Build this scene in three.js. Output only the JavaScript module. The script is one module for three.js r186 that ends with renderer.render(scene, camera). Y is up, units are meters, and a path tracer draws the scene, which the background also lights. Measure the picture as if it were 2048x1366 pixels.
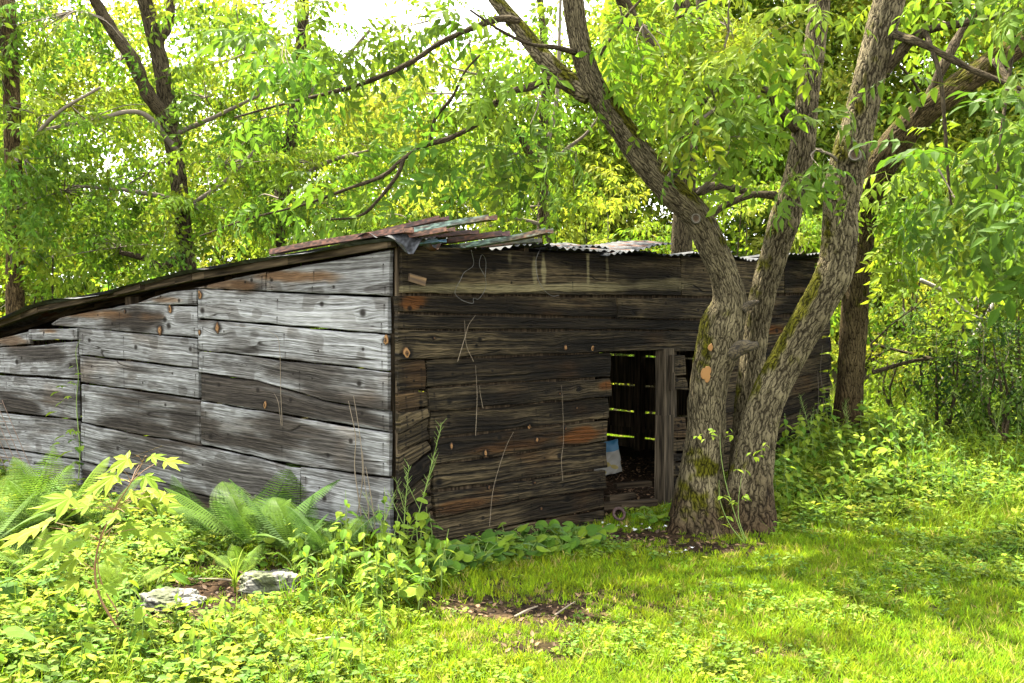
import * as THREE from 'three';
import { mergeGeometries, toCreasedNormals } from 'three/addons/utils/BufferGeometryUtils.js';

// ---------- camera, sky, sun, exposure ----------
const scene = new THREE.Scene();
const FOCAL = 2300, CX = 1024, CY = 683, PITCH = Math.atan(123 / FOCAL);      // a 40 mm lens, eye height 1.65 m
const camera = new THREE.PerspectiveCamera(2 * Math.atan(683 / FOCAL) * 180 / Math.PI, 2048 / 1366, 0.1, 600);
camera.position.set(0, 1.65, 0);
camera.rotation.x = -PITCH;
scene.add(camera);
const renderer = new THREE.WebGLRenderer({ antialias: true });
renderer.toneMapping = THREE.LinearToneMapping;
renderer.toneMappingExposure = 8.5;
renderer.shadowMap.enabled = true;
renderer.shadowMap.type = THREE.PCFSoftShadowMap;
const SUN = new THREE.Vector3(-0.33, 0.89, -0.345).normalize();
const sun = new THREE.DirectionalLight(new THREE.Color(1, 0.93, 0.78), 5);
sun.position.copy(SUN).multiplyScalar(40).add(new THREE.Vector3(0, 0, -9));
sun.target.position.set(0, 0, -9);
sun.castShadow = true;
sun.shadow.radius = 1.5;
sun.shadow.mapSize.set(4096, 4096);
Object.assign(sun.shadow.camera, { left: -22, right: 22, top: 22, bottom: -22, near: 1, far: 120 });
scene.add(sun, sun.target);
{ // a bright, hazy summer sky
  const w = 256, h = 128, d = new Float32Array(w * h * 4), v = new THREE.Vector3();
  for (let j = 0; j < h; j++) for (let i = 0; i < w; i++) {
    const th = (j + 0.5) / h * Math.PI - Math.PI / 2, ph = ((i + 0.5) / w) * 2 * Math.PI - Math.PI;
    v.set(Math.cos(th) * Math.cos(ph), Math.sin(th), Math.cos(th) * Math.sin(ph));
    const e = Math.max(0, v.y), haze = Math.pow(1 - e, 2.2);
    const g = Math.pow(Math.max(0, v.dot(SUN)), 6) * 0.35;
    const o = (j * w + i) * 4;
    d[o] = 0.53 + 0.32 * haze + g; d[o + 1] = 0.56 + 0.29 * haze + g; d[o + 2] = 0.60 + 0.24 * haze + g * 0.9; d[o + 3] = 1;
  }
  const t = new THREE.DataTexture(d, w, h, THREE.RGBAFormat, THREE.FloatType);
  t.mapping = THREE.EquirectangularReflectionMapping; t.magFilter = t.minFilter = THREE.LinearFilter; t.needsUpdate = true;
  scene.background = t; scene.environment = t;
}

// ---------- small tools ----------
const V = (x, y, z) => new THREE.Vector3(x, y, z);
let seedState = 12345;
function seed(s) { seedState = s >>> 0; }
function rnd() { seedState = (seedState + 0x6D2B79F5) >>> 0; let t = seedState; t = Math.imul(t ^ (t >>> 15), t | 1); t ^= t + Math.imul(t ^ (t >>> 7), t | 61); return ((t ^ (t >>> 14)) >>> 0) / 4294967296; }
const rr = (a, b) => a + (b - a) * rnd();
const gauss = () => (rnd() + rnd() + rnd() + rnd() - 2) * 1.0;
const clamp = (x, a = 0, b = 1) => x < a ? a : x > b ? b : x;
const smooth = (a, b, x) => { const t = clamp((x - a) / (b - a)); return t * t * (3 - 2 * t); };
const mix = (a, b, t) => a + (b - a) * t;
// value noise
const PERM = new Uint8Array(512), VAL = new Float32Array(256);
{ seed(777); for (let i = 0; i < 256; i++) { PERM[i] = i; VAL[i] = rnd() * 2 - 1; } for (let i = 255; i > 0; i--) { const j = Math.floor(rnd() * (i + 1)); const t = PERM[i]; PERM[i] = PERM[j]; PERM[j] = t; } for (let i = 0; i < 256; i++) PERM[i + 256] = PERM[i]; }
function n2(x, y) {
  const xi = Math.floor(x), yi = Math.floor(y); let fx = x - xi, fy = y - yi;
  fx = fx * fx * (3 - 2 * fx); fy = fy * fy * (3 - 2 * fy);
  const X = xi & 255, Y = yi & 255, A = PERM[X] + Y, B = PERM[(X + 1) & 255] + Y;
  const a = VAL[PERM[A & 255]], b = VAL[PERM[B & 255]], c = VAL[PERM[(A + 1) & 255]], d = VAL[PERM[(B + 1) & 255]];
  return a + (b - a) * fx + (c - a) * fy + (a - b - c + d) * fx * fy;
}
function pn2(x, y, px, py) { // periodic
  const xi = Math.floor(x), yi = Math.floor(y); let fx = x - xi, fy = y - yi; fx = fx * fx * (3 - 2 * fx); fy = fy * fy * (3 - 2 * fy);
  const m = (a, b) => ((a % b) + b) % b, v = (i, j) => VAL[PERM[(PERM[m(i, px) & 255] + m(j, py)) & 255]], a = v(xi, yi), b = v(xi + 1, yi), c = v(xi, yi + 1), d = v(xi + 1, yi + 1);
  return a + (b - a) * fx + (c - a) * fy + (a - b - c + d) * fx * fy;
}
function n3(x, y, z) { const zi = Math.floor(z), f = z - zi, s = f * f * (3 - 2 * f); return mix(n2(x + zi * 17.3, y + zi * 9.7), n2(x + (zi + 1) * 17.3, y + (zi + 1) * 9.7), s); }
function fbm(x, y, o = 4) { let s = 0, a = 0.5; for (let i = 0; i < o; i++) { s += a * n2(x, y); x = x * 2.03 + 11.1; y = y * 2.03 + 5.7; a *= 0.5; } return s; }

// a pixel of the photograph as a ray, used only to read positions off known planes
function ray(px, py) {
  const x = (px - CX) / FOCAL, y = -(py - CY) / FOCAL, c = Math.cos(-PITCH), s = Math.sin(-PITCH);
  return V(x, y * c + s, y * s - c);
}
const EYE = V(0, 1.65, 0);
function at(px, py, depth) { const r = ray(px, py); return r.multiplyScalar(depth / -r.z).add(EYE); }

// ---------- the lie of the land ----------
const CORNER = V(-0.716, 0, -7.19), LDIR = V(-0.749, 0, -0.663).normalize(), FDIR = V(-LDIR.z, 0, LDIR.x);
const LNOR = V(-FDIR.x, 0, -FDIR.z), FNOR = V(-LDIR.x, 0, -LDIR.z);
function landHeight(x, z) {
  const Z = -z;
  let h = -0.205 + 0.195 * Math.exp(-((x + 0.95) ** 2 + (Z - 7.3) ** 2) / 0.7);
  h += 0.30 * smooth(1.5, 3.1, x) * smooth(8.6, 11.4, Z);
  h += 0.10 * smooth(2.5, 4.5, x) * smooth(6.5, 9, Z) * (1 - smooth(9, 12, Z));
  h += 0.1 * smooth(12, 22, Z) * n2(x * 0.1, z * 0.1) + 0.03 * n2(x * 0.55 + 3, z * 0.55) + 0.012 * n2(x * 2.3, z * 2.3);
  return h;
}
function onGround(px, py) {
  const r = ray(px, py); let t = 1;
  for (let i = 0; i < 60; i++) { const p = r.clone().multiplyScalar(t).add(EYE), e = p.y - landHeight(p.x, p.z); t += e * 0.8 / Math.max(0.05, -r.y); if (Math.abs(e) < 0.001) break; }
  return r.multiplyScalar(t).add(EYE);
}
function onPlane(px, py, n, p0) { const r = ray(px, py); const t = p0.clone().sub(EYE).dot(n) / r.dot(n); return r.multiplyScalar(t).add(EYE); }
const onLeft = (px, py) => { const p = onPlane(px, py, LNOR, CORNER); return [p.clone().sub(CORNER).dot(LDIR), p.y]; };
const onFront = (px, py) => { const p = onPlane(px, py, FNOR, CORNER); return [p.clone().sub(CORNER).dot(FDIR), p.y]; };
// side of the shed: how far a ground point is from its footprint (negative inside)
function shedDistance(x, z) { const d = V(x, 0, z).sub(CORNER), a = d.dot(LDIR), b = d.dot(FDIR); const dx = Math.max(-a, a - 6.4), dy = Math.max(-b, b - 5.65); return Math.max(dx, dy); }

// ---------- scene-graph tools ----------
const used = new Map();
function numbered(n) { const k = used.get(n) ?? 0; used.set(n, k + 1); return k ? `${n}_${String(k).padStart(3, '0')}` : n; }
function tag(o, label, category, group, kind) { if (label) o.userData.label = label; if (category) o.userData.category = category; if (group) o.userData.group = group; if (kind) o.userData.kind = kind; return o; }
function thing(name, pos, label, category, group) { const g = new THREE.Group(); g.name = numbered(name); g.position.copy(pos); scene.add(g); return tag(g, label, category, group); }
function shadows(m) { m.castShadow = m.receiveShadow = true; return m; }
// geometry is given in world metres; the part is set back by its parent's own place
function part(name, geo, mat, parent, offset) {
  const m = shadows(new THREE.Mesh(geo, mat)); m.name = name;
  if (parent) { parent.add(m); if (offset) m.position.copy(offset).negate(); } else { m.name = numbered(name); scene.add(m); }
  return m;
}
const M4 = new THREE.Matrix4(), Q = new THREE.Quaternion(), E = new THREE.Euler(), S = V(1, 1, 1);
function scatter(name, geo, mat, list, parent, offset) { // list of {p, q, s, c}
  const m = shadows(new THREE.InstancedMesh(geo, mat, list.length)); m.name = parent ? name : numbered(name);
  const c = new THREE.Color();
  list.forEach((d, i) => { S.setScalar(d.s); if (d.sy) S.y *= d.sy; M4.compose(d.p, d.q, S); m.setMatrixAt(i, M4); m.setColorAt(i, c.setRGB(d.c[0], d.c[1], d.c[2])); });
  m.instanceMatrix.needsUpdate = true; m.userData.kind = 'stuff';
  if (parent) { parent.add(m); if (offset) m.position.copy(offset).negate(); } else scene.add(m);
  return m;
}
// triangle collector
class Tris {
  constructor() { this.p = []; this.c = []; }
  tri(a, b, c, col = [1, 1, 1]) { this.p.push(...a, ...b, ...c); for (let i = 0; i < 3; i++) this.c.push(...col); }
  quad(a, b, c, d, col) { this.tri(a, b, c, col); this.tri(a, c, d, col); }
  add(o, m) { const v = V(); for (let i = 0; i < o.p.length; i += 3) { v.set(o.p[i], o.p[i + 1], o.p[i + 2]).applyMatrix4(m); this.p.push(v.x, v.y, v.z); } for (const x of o.c) this.c.push(x); return this; }
  tint(f) { for (let i = 0; i < this.c.length; i++) this.c[i] *= f[i % 3]; return this; }
  geo(colors = true) { const g = new THREE.BufferGeometry(); g.setAttribute('position', new THREE.Float32BufferAttribute(this.p, 3)); if (colors) g.setAttribute('color', new THREE.Float32BufferAttribute(this.c, 3)); g.computeVertexNormals(); return g; }
}
const xf = (p, ry = 0, rz = 0, rx = 0, s = 1) => new THREE.Matrix4().compose(p, new THREE.Quaternion().setFromEuler(new THREE.Euler(rx, ry, rz, 'YZX')), V(s, s, s));
// tube along points with radii; smooth; optional bark displacement and colour
function catmull(pts, rad, n) {
  const curve = new THREE.CatmullRomCurve3(pts, false, 'centripetal'), out = [], rs = [];
  for (let i = 0; i <= n; i++) { const t = i / n; out.push(curve.getPoint(t)); const f = t * (rad.length - 1), k = Math.min(rad.length - 2, Math.floor(f)); rs.push(mix(rad[k], rad[k + 1], f - k)); }
  return [out, rs];
}
function tube(pts, rad, { n = 8, radial = 6, uvw = 0.5, disp = null, color = null, cap = true, frame = null } = {}) {
  const [c, rs] = catmull(pts, rad, n), pos = [], uv = [], col = [], idx = [];
  const T = c.map((_, i) => c[Math.min(n, i + 1)].clone().sub(c[Math.max(0, i - 1)]).normalize());
  let N = frame ? frame.clone() : (Math.abs(T[0].y) > 0.9 ? V(1, 0, 0) : V(0, 1, 0)); N.addScaledVector(T[0], -N.dot(T[0])).normalize();
  const reps = Math.max(1, Math.round(2 * Math.PI * rs[Math.floor(n / 3)] / uvw)); let len = 0; const v = V(), B = V();
  for (let i = 0; i <= n; i++) {
    if (i) { len += c[i].distanceTo(c[i - 1]); N.addScaledVector(T[i], -N.dot(T[i])).normalize(); }
    B.crossVectors(T[i], N);
    for (let j = 0; j <= radial; j++) {
      const a = j / radial * 2 * Math.PI, ca = Math.cos(a), sa = Math.sin(a);
      const nx = N.x * ca + B.x * sa, ny = N.y * ca + B.y * sa, nz = N.z * ca + B.z * sa;
      let r = rs[i]; const u = j / radial * reps, w = len / uvw;
      v.set(c[i].x + nx * r, c[i].y + ny * r, c[i].z + nz * r);
      if (disp) { const d = disp(u, w, v, r, nx, ny, nz); v.x += nx * d; v.y += ny * d; v.z += nz * d; }
      pos.push(v.x, v.y, v.z); uv.push(u, w);
      if (color) col.push(...color(u, w, v, nx, ny, nz));
    }
  }
  for (let i = 0; i < n; i++) for (let j = 0; j < radial; j++) { const a = i * (radial + 1) + j, b = a + radial + 1; idx.push(a, a + 1, b, b, a + 1, b + 1); }
  if (cap) for (const [row, dir] of [[0, 1], [n, -1]]) { const k = pos.length / 3; pos.push(c[row].x, c[row].y, c[row].z); uv.push(0, 0); if (color) col.push(...col.slice(row * (radial + 1) * 3, row * (radial + 1) * 3 + 3)); for (let j = 0; j < radial; j++) { const a = row * (radial + 1) + j; dir > 0 ? idx.push(k, a + 1, a) : idx.push(k, a, a + 1); } }
  const g = new THREE.BufferGeometry();
  g.setAttribute('position', new THREE.Float32BufferAttribute(pos, 3)); g.setAttribute('uv', new THREE.Float32BufferAttribute(uv, 2));
  if (color) g.setAttribute('color', new THREE.Float32BufferAttribute(col, 3));
  g.setIndex(idx); g.computeVertexNormals();
  // close the seam in the shading
  const nn = g.attributes.normal; for (let i = 0; i <= n; i++) { const a = i * (radial + 1), b = a + radial; v.set(nn.getX(a) + nn.getX(b), nn.getY(a) + nn.getY(b), nn.getZ(a) + nn.getZ(b)).normalize(); nn.setXYZ(a, v.x, v.y, v.z); nn.setXYZ(b, v.x, v.y, v.z); }
  return g;
}
function tex(w, h, fn, srgb, wrap = true) { // fn(i, j) -> [r, g, b] in 0..255
  const d = new Uint8Array(w * h * 4);
  for (let j = 0; j < h; j++) for (let i = 0; i < w; i++) { const c = fn(i, j), o = (j * w + i) * 4; d[o] = clamp(c[0], 0, 255); d[o + 1] = clamp(c[1], 0, 255); d[o + 2] = clamp(c[2], 0, 255); d[o + 3] = 255; }
  return texOf(d, w, h, srgb, wrap);
}
function texOf(d, w, h, srgb, wrap) {
  const t = new THREE.DataTexture(d, w, h); t.magFilter = THREE.LinearFilter; t.minFilter = THREE.LinearMipmapLinearFilter; t.generateMipmaps = true;
  if (wrap) t.wrapS = t.wrapT = THREE.RepeatWrapping; if (srgb) t.colorSpace = THREE.SRGBColorSpace; t.needsUpdate = true; return t;
}

// ---------- ground ----------
const soilSpots = [[1290, 1078, 0.62, 0.34, 1], [1400, 1095, 0.45, 0.26, 0.9], [1060, 1222, 0.62, 0.34, 0.8], [1190, 1205, 0.5, 0.25, 0.6], [1020, 1290, 0.35, 0.18, 0.55], [1530, 1310, 0.16, 0.1, 0.7], [1250, 1250, 0.3, 0.12, 0.35], [1480, 1160, 0.25, 0.1, 0.3], [350, 1225, 0.5, 0.35, 1], [450, 1180, 0.6, 0.25, 1], [560, 1185, 0.35, 0.2, 0.9], [420, 1130, 0.6, 0.2, 0.8], [130, 1220, 0.3, 0.15, 0.7], [560, 1160, 0.4, 0.2, 0.5]]
  .map(([x, y, a, b, s]) => { const p = onGround(x, y); return [p.x, p.z, a, b, s]; });
function soil(x, z) {
  let m = 0; for (const [a, b, ra, rb, s] of soilSpots) m = Math.max(m, s * Math.exp(-(((x - a) / ra) ** 2 + ((z - b) / rb) ** 2)));
  m = m * 1.25 + 0.45 * fbm(x * 3.1, z * 3.1, 3) * Math.min(1, m * 4) + 0.18 * Math.max(0, fbm(x * 1.1 + 9, z * 1.1, 3) - 0.05);
  if (shedDistance(x, z) < 0) m = 1;
  return clamp(m);
}
const soilTex = tex(512, 512, (i, j) => {
  const x = i / 512, y = j / 512, w = (f, o) => { // seamless
    const a = fbm(x * f + o, y * f, 3), b = fbm((x - 1) * f + o, y * f, 3), c = fbm(x * f + o, (y - 1) * f, 3), d = fbm((x - 1) * f + o, (y - 1) * f, 3);
    return mix(mix(a, b, x), mix(c, d, x), y);
  };
  const n = w(16, 0) * 0.9 + w(60, 40) * 0.9, t = w(7, 90), k = 128 + 120 * n + 40 * t;
  return [k * 1.03, k * 0.98, k * 0.9];
}, true);
const soilBump = soilTex.clone(); soilBump.colorSpace = THREE.NoColorSpace;
{
  const N = 260, pos = [], uv = [], col = [], idx = [];
  const spread = (t, near, far) => { const a = t * 2 - 1; return Math.sign(a) * (near * Math.abs(a) + (far - near) * Math.pow(Math.abs(a), 5)); };
  for (let j = 0; j <= N; j++) for (let i = 0; i <= N; i++) {
    const x = spread(i / N, 9, 260), z = -8 + spread(j / N, 8, 260);
    pos.push(x, landHeight(x, z), z); uv.push(x / 0.9, z / 0.9);
    const m = soil(x, z), n = 0.85 + 0.5 * fbm(x * 0.8, z * 0.8, 3);
    col.push(mix(0.13, 0.098, m) * n, mix(0.125, 0.066, m) * n, mix(0.045, 0.042, m) * n);
  }
  for (let j = 0; j < N; j++) for (let i = 0; i < N; i++) { const a = j * (N + 1) + i, b = a + N + 1; idx.push(a, b, a + 1, b, b + 1, a + 1); }
  const g = new THREE.BufferGeometry();
  g.setAttribute('position', new THREE.Float32BufferAttribute(pos, 3)); g.setAttribute('uv', new THREE.Float32BufferAttribute(uv, 2)); g.setAttribute('color', new THREE.Float32BufferAttribute(col, 3));
  g.setIndex(idx); g.computeVertexNormals();
  const m = part('ground', g, new THREE.MeshPhysicalMaterial({ specularIntensity: 0.1, vertexColors: true, map: soilTex, bumpMap: soilBump, bumpScale: 0.012, roughness: 1 }));
  tag(m, 'dark soil under the grass and weeds', 'ground', null, 'structure');
}

// ---------- weathered wood, computed in the coordinates of each wall ----------
class WallPaint {
  constructor(s0, s1, h0, h1, w, h, tones) { Object.assign(this, { s0, s1, h0, h1, w, h, tones }); this.col = new Uint8Array(w * h * 4); for (let i = 0; i < this.col.length; i++) this.col[i] = (i & 3) === 3 ? 255 : (tones.low[i & 3] + tones.high[i & 3]) / 2.6; this.bmp = new Uint8Array(w * h * 4).fill(128); this.stains = []; }
  uv(s, h) { return [(s - this.s0) / (this.s1 - this.s0), (h - this.h0) / (this.h1 - this.h0)]; }
  // one board: top(s), bot(s) give its edges
  paint(sa, sb, top, bot, o) {
    const { w, h } = this, ds = (this.s1 - this.s0) / w, dh = (this.h1 - this.h0) / h, k = o.seed * 13.7, T = this.tones;
    for (let i = Math.max(0, Math.floor((sa - this.s0) / ds) - 2); i < Math.min(w, Math.ceil((sb - this.s0) / ds) + 2); i++) {
      const s = this.s0 + (i + 0.5) * ds, t = top(s), b = bot(s);
      for (let j = Math.max(0, Math.floor((b - this.h0) / dh) - 3); j < Math.min(h, Math.ceil((t - this.h0) / dh) + 3); j++) {
        const hh = this.h0 + (j + 0.5) * dh; let v = hh - (t + b) / 2 + 0.04 * o.tilt * (s - sa), u = s;
        let kn = 0;
        for (const q of o.knots) { const du = s - q[0], dv = hh - q[1], d = (du / (3.2 * q[2])) ** 2 + (dv / (1.5 * q[2])) ** 2; if (d < 6) { const e = Math.exp(-d); v -= dv * e * 0.85; kn = Math.max(kn, Math.exp(-Math.pow((du / (1.25 * q[2])) ** 2 + (dv / q[2]) ** 2, 2))); } }
        v += 0.022 * n2(u * 0.9 + k, v * 3.2 + k) + 0.006 * n2(u * 3.1 + k, v * 9 + k);
        const g1 = n2(u * 1.3 + k, v * 62 + k), g2 = n2(u * 3.4 + k * 2, v * 150), g3 = n2(u * 14 + k, v * 330);
        const saw = n2(u * 26 + k, v * 420);
        const ring = Math.sin((v + 0.012 * n2(u * 1.3 + k, 3.3)) * 2 * Math.PI * 34);
        let grain = 0.26 * g1 + 0.34 * g2 + 0.34 * g3 + 0.12 * ring + 0.2 * saw;
        const cr = Math.abs(n2(u * 0.7 + k * 3, v * 26 + k)), crack = cr < 0.035 && n2(u * 1.4 + k, v * 7 + 40) > 0.1 ? 1 - cr / 0.035 : 0;
        let st = smooth(-0.06, 0.5, 0.75 * n2(u * 0.9 + k, v * 3.4 + k * 1.7) + 0.42 * n2(u * 1.7 + k * 2, v * 13 + k) + 0.2 * n2(u * 2.6, v * 34 + k) + 0.12 * g1 + 0.10 * g2 + o.dark);
        st = Math.max(st, smooth(0.25, 0.5, n2(u * 7 + k, v * 16 + k * 5)) * 0.35);
        let warm = smooth(0.18, 0.55, fbm(u * 1.7 - k, v * 3.3 + 20, 3)) * o.warm, pale = 0;
        for (const q of this.stains) { const d = ((s - q[0]) / q[2]) ** 2 + ((hh - q[1]) / q[3]) ** 2; if (d < 2.2) { const e = smooth(0.15, 0.75, Math.exp(-d) + 0.55 * fbm(s * 4 + q[0], hh * 11, 3)) * q[4]; if (q[5] === 1) warm = Math.max(warm, e); else if (q[5] === 2) pale = Math.max(pale, e); else st = Math.max(st, e); } }
        let nail = 0; for (const q of o.nails) { const du = s - q[0], dv = hh - q[1]; if (Math.abs(du) < 0.012 && dv < 0.008 && dv > -0.09) nail = Math.max(nail, Math.hypot(du, dv) < 0.0055 ? 1 : dv < 0 ? 0.5 * (1 - Math.abs(du) / 0.012) * (1 + dv / 0.09) : 0); }
        const tone = clamp(0.56 + grain * T.contrast + o.light);
        let c = [0, 1, 2].map((z) => mix(mix(T.low[z], T.high[z], tone), mix(T.stainLow[z], T.stainHigh[z], tone), st));
        if (warm > 0) c = c.map((x, z) => mix(x, T.warm[z] * (0.6 + 0.6 * tone), warm));
        if (pale > 0) c = c.map((x, z) => mix(x, T.pale[z] * (0.75 + 0.35 * tone), pale));
        const kk = Math.max(kn * 0.8, crack * 0.8, nail * 0.9); c = c.map((x, z) => mix(x, T.knot[z], kk));
        const q = (j * w + i) * 4; this.col[q] = clamp(c[0], 0, 255); this.col[q + 1] = clamp(c[1], 0, 255); this.col[q + 2] = clamp(c[2], 0, 255);
        this.bmp[q] = this.bmp[q + 1] = this.bmp[q + 2] = clamp(150 + grain * 150 - crack * 150, 0, 255);
      }
    }
  }
  material(bump) { return new THREE.MeshPhysicalMaterial({ specularIntensity: 0.15, map: texOf(this.col, this.w, this.h, true, false), bumpMap: texOf(this.bmp, this.w, this.h, false, false), bumpScale: bump, roughness: 0.88 }); }
}
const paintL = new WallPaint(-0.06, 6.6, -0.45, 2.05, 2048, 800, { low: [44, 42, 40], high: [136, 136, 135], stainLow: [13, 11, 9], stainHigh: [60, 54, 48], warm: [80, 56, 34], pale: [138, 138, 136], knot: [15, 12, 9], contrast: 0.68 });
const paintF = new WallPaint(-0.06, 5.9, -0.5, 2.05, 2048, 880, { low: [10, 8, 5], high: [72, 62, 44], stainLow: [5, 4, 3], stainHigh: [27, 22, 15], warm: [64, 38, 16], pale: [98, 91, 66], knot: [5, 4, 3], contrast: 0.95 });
const lm = (list, f) => list.map(([x, y, a, b, e, k]) => { const [s, h] = f(x, y); return [s, h, a, b, e, k ?? 0]; });
paintL.stains = lm([[270, 640, 0.5, 0.11, 1], [610, 745, 0.55, 0.09, 0.8], [690, 800, 0.6, 0.1, 0.85], [655, 890, 0.3, 0.13, 0.8], [700, 920, 0.35, 0.1, 0.7], [375, 845, 0.35, 0.14, 0.9], [90, 705, 0.7, 0.08, 0.85], [120, 790, 0.5, 0.06, 0.6], [300, 900, 0.7, 0.1, 0.7], [500, 960, 0.8, 0.12, 0.7], [420, 1010, 0.7, 0.12, 0.8],
  [590, 553, 0.5, 0.045, 0.8, 1], [470, 570, 0.4, 0.04, 0.7, 1], [200, 628, 0.7, 0.05, 0.8, 1], [345, 600, 0.3, 0.03, 0.6, 1], [20, 680, 0.4, 0.05, 0.6, 1], [110, 662, 0.15, 0.03, 0.8, 1], [505, 575, 0.2, 0.06, 0.9], [640, 640, 0.6, 0.1, 0.5, 2], [700, 1010, 0.12, 0.1, 0.8, 2], [480, 850, 0.3, 0.09, 0.4, 2]], onLeft);
paintF.stains = lm([[1060, 545, 0.03, 0.16, 0.8, 2], [1078, 535, 0.03, 0.17, 0.9, 2], [1166, 535, 0.025, 0.17, 0.9, 2], [1205, 540, 0.022, 0.12, 0.6, 2], [1010, 515, 0.03, 0.06, 0.6, 2], [1100, 575, 1.4, 0.035, 0.75, 2], [900, 575, 0.8, 0.03, 0.65, 2], [1320, 570, 0.5, 0.05, 0.6, 2], [815, 605, 0.13, 0.06, 0.95, 1], [1155, 868, 0.34, 0.065, 1, 1], [1000, 892, 0.5, 0.05, 0.45, 1], [905, 1010, 0.25, 0.04, 0.55, 1], [940, 525, 0.7, 0.07, 0.9], [950, 610, 0.9, 0.06, 0.9], [1000, 640, 1.2, 0.06, 0.8], [920, 740, 0.8, 0.1, 0.7], [930, 860, 0.9, 0.07, 0.8], [1320, 625, 0.5, 0.05, 0.8], [1548, 660, 0.25, 0.05, 0.9, 1], [1200, 770, 0.08, 0.03, 0.9, 1], [1540, 635, 0.3, 0.05, 1]], onFront);

const SHED = V(CORNER.x, 0, CORNER.z);
const shed = thing('shed', SHED, 'low weathered plank shed with a slumping corrugated metal roof and an open dark doorway', 'shed');
const knotMat = new THREE.MeshPhysicalMaterial({ specularIntensity: 0.15, vertexColors: true, roughness: 0.8 });
const poly = (pts) => (s) => { if (s <= pts[0][0]) return pts[0][1]; for (let i = 1; i < pts.length; i++) if (s <= pts[i][0]) return mix(pts[i - 1][1], pts[i][1], (s - pts[i - 1][0]) / (pts[i][0] - pts[i - 1][0])); return pts[pts.length - 1][1]; };
let boardSeed = 1;
function boardGeo(dir, nor, origin, sa, sb, top, bot, { out = 0, thick = 0.026, seedNo = 1, rough = 0.004, paint = null, bow = 0.004, lap = 0, gap = 0.0035 } = {}) {
  const n = Math.max(4, Math.min(30, Math.ceil((sb - sa) / 0.13))), rows = [];
  for (let i = 0; i <= n; i++) {
    let s = mix(sa, sb, i / n); const w = rough * (n2(s * 4.1 + seedNo * 7.3, seedNo) + 0.6 * n2(s * 17 + seedNo, 3)), w2 = rough * (n2(s * 4.3 + seedNo * 3.1, seedNo + 50) + 0.6 * n2(s * 15, seedNo));
    const t = top(s) - gap + w, b = bot(s) + gap + w2, o = out + bow * n2(s * 1.6 + seedNo * 5, 8), c = Math.min(0.005, (t - b) * 0.2), m = (t + b) / 2, je = i === 0 || i === n ? 1 : 0;
    const ends = (f) => je ? s + (i ? 1 : -1) * rough * 2 * n2(f * 60, seedNo * 3) : s;
    rows.push([[ends(b), b, o], [ends(b), b, o + thick - c + lap], [ends(b + c), b + c, o + thick + lap], [ends(m), m, o + thick + 0.0015 + lap / 2], [ends(t - c), t - c, o + thick], [ends(t), t, o + thick - c], [ends(t), t, o]]);
  }
  const pos = [], uv = [];
  const put = (p) => { pos.push(origin.x + dir.x * p[0] + nor.x * p[2], p[1], origin.z + dir.z * p[0] + nor.z * p[2]); uv.push(...(paint ? paint.uv(p[0], p[1]) : [p[0], p[1]])); };
  const flip = V().crossVectors(dir, V(0, 1, 0)).dot(nor) < 0;
  const tri = (a, b, c) => { put(a); if (flip) { put(c); put(b); } else { put(b); put(c); } };
  for (let i = 0; i < n; i++) for (let k = 0; k < 7; k++) { const a = rows[i][k], b = rows[i + 1][k], c = rows[i + 1][(k + 1) % 7], d = rows[i][(k + 1) % 7]; tri(a, b, c); tri(a, c, d); }
  for (const [r, e] of [[rows[0], 0], [rows[n], 1]]) for (let k = 1; k < 6; k++) e ? tri(r[0], r[k], r[k + 1]) : tri(r[0], r[k + 1], r[k]);
  const g = new THREE.BufferGeometry(); g.setAttribute('position', new THREE.Float32BufferAttribute(pos, 3)); g.setAttribute('uv', new THREE.Float32BufferAttribute(uv, 2));
  return toCreasedNormals(g, 0.5);
}
function knotDisc(dir, nor, s, h, o, r, ry, tone) { // a resin ring proud of the board
  const T = new Tris(), rings = 6, seg = 14, P = (a, k) => { const q = k / rings, w = 0.85 + 0.3 * n2(Math.cos(a) * 1.5 + s * 9, Math.sin(a) * 1.5 + h * 9); const u = s + Math.cos(a) * r * q * w, v = h + Math.sin(a) * ry * q * w, d = o + 0.006 * (1 - q * q * q); return [CORNER.x + dir.x * u + nor.x * d, v, CORNER.z + dir.z * u + nor.z * d]; };
  const tan = [0.16, 0.088, 0.036], brown = [0.055, 0.028, 0.013], black = [0.009, 0.007, 0.005];
  const cols = r < 0.019 ? [black, brown, brown, brown, black, black] : tone ? [brown, tan, tan, brown, brown, black] : [black, brown, brown, tan, tan, brown];
  for (let k = 0; k < rings; k++) for (let i = 0; i < seg; i++) { const a = i / seg * 2 * Math.PI, b = (i + 1) / seg * 2 * Math.PI; T.quad(P(a, k), P(a, k + 1), P(b, k + 1), P(b, k), cols[k]); }
  return T.geo();
}
const boardsL = [], boardsF = [];
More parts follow.
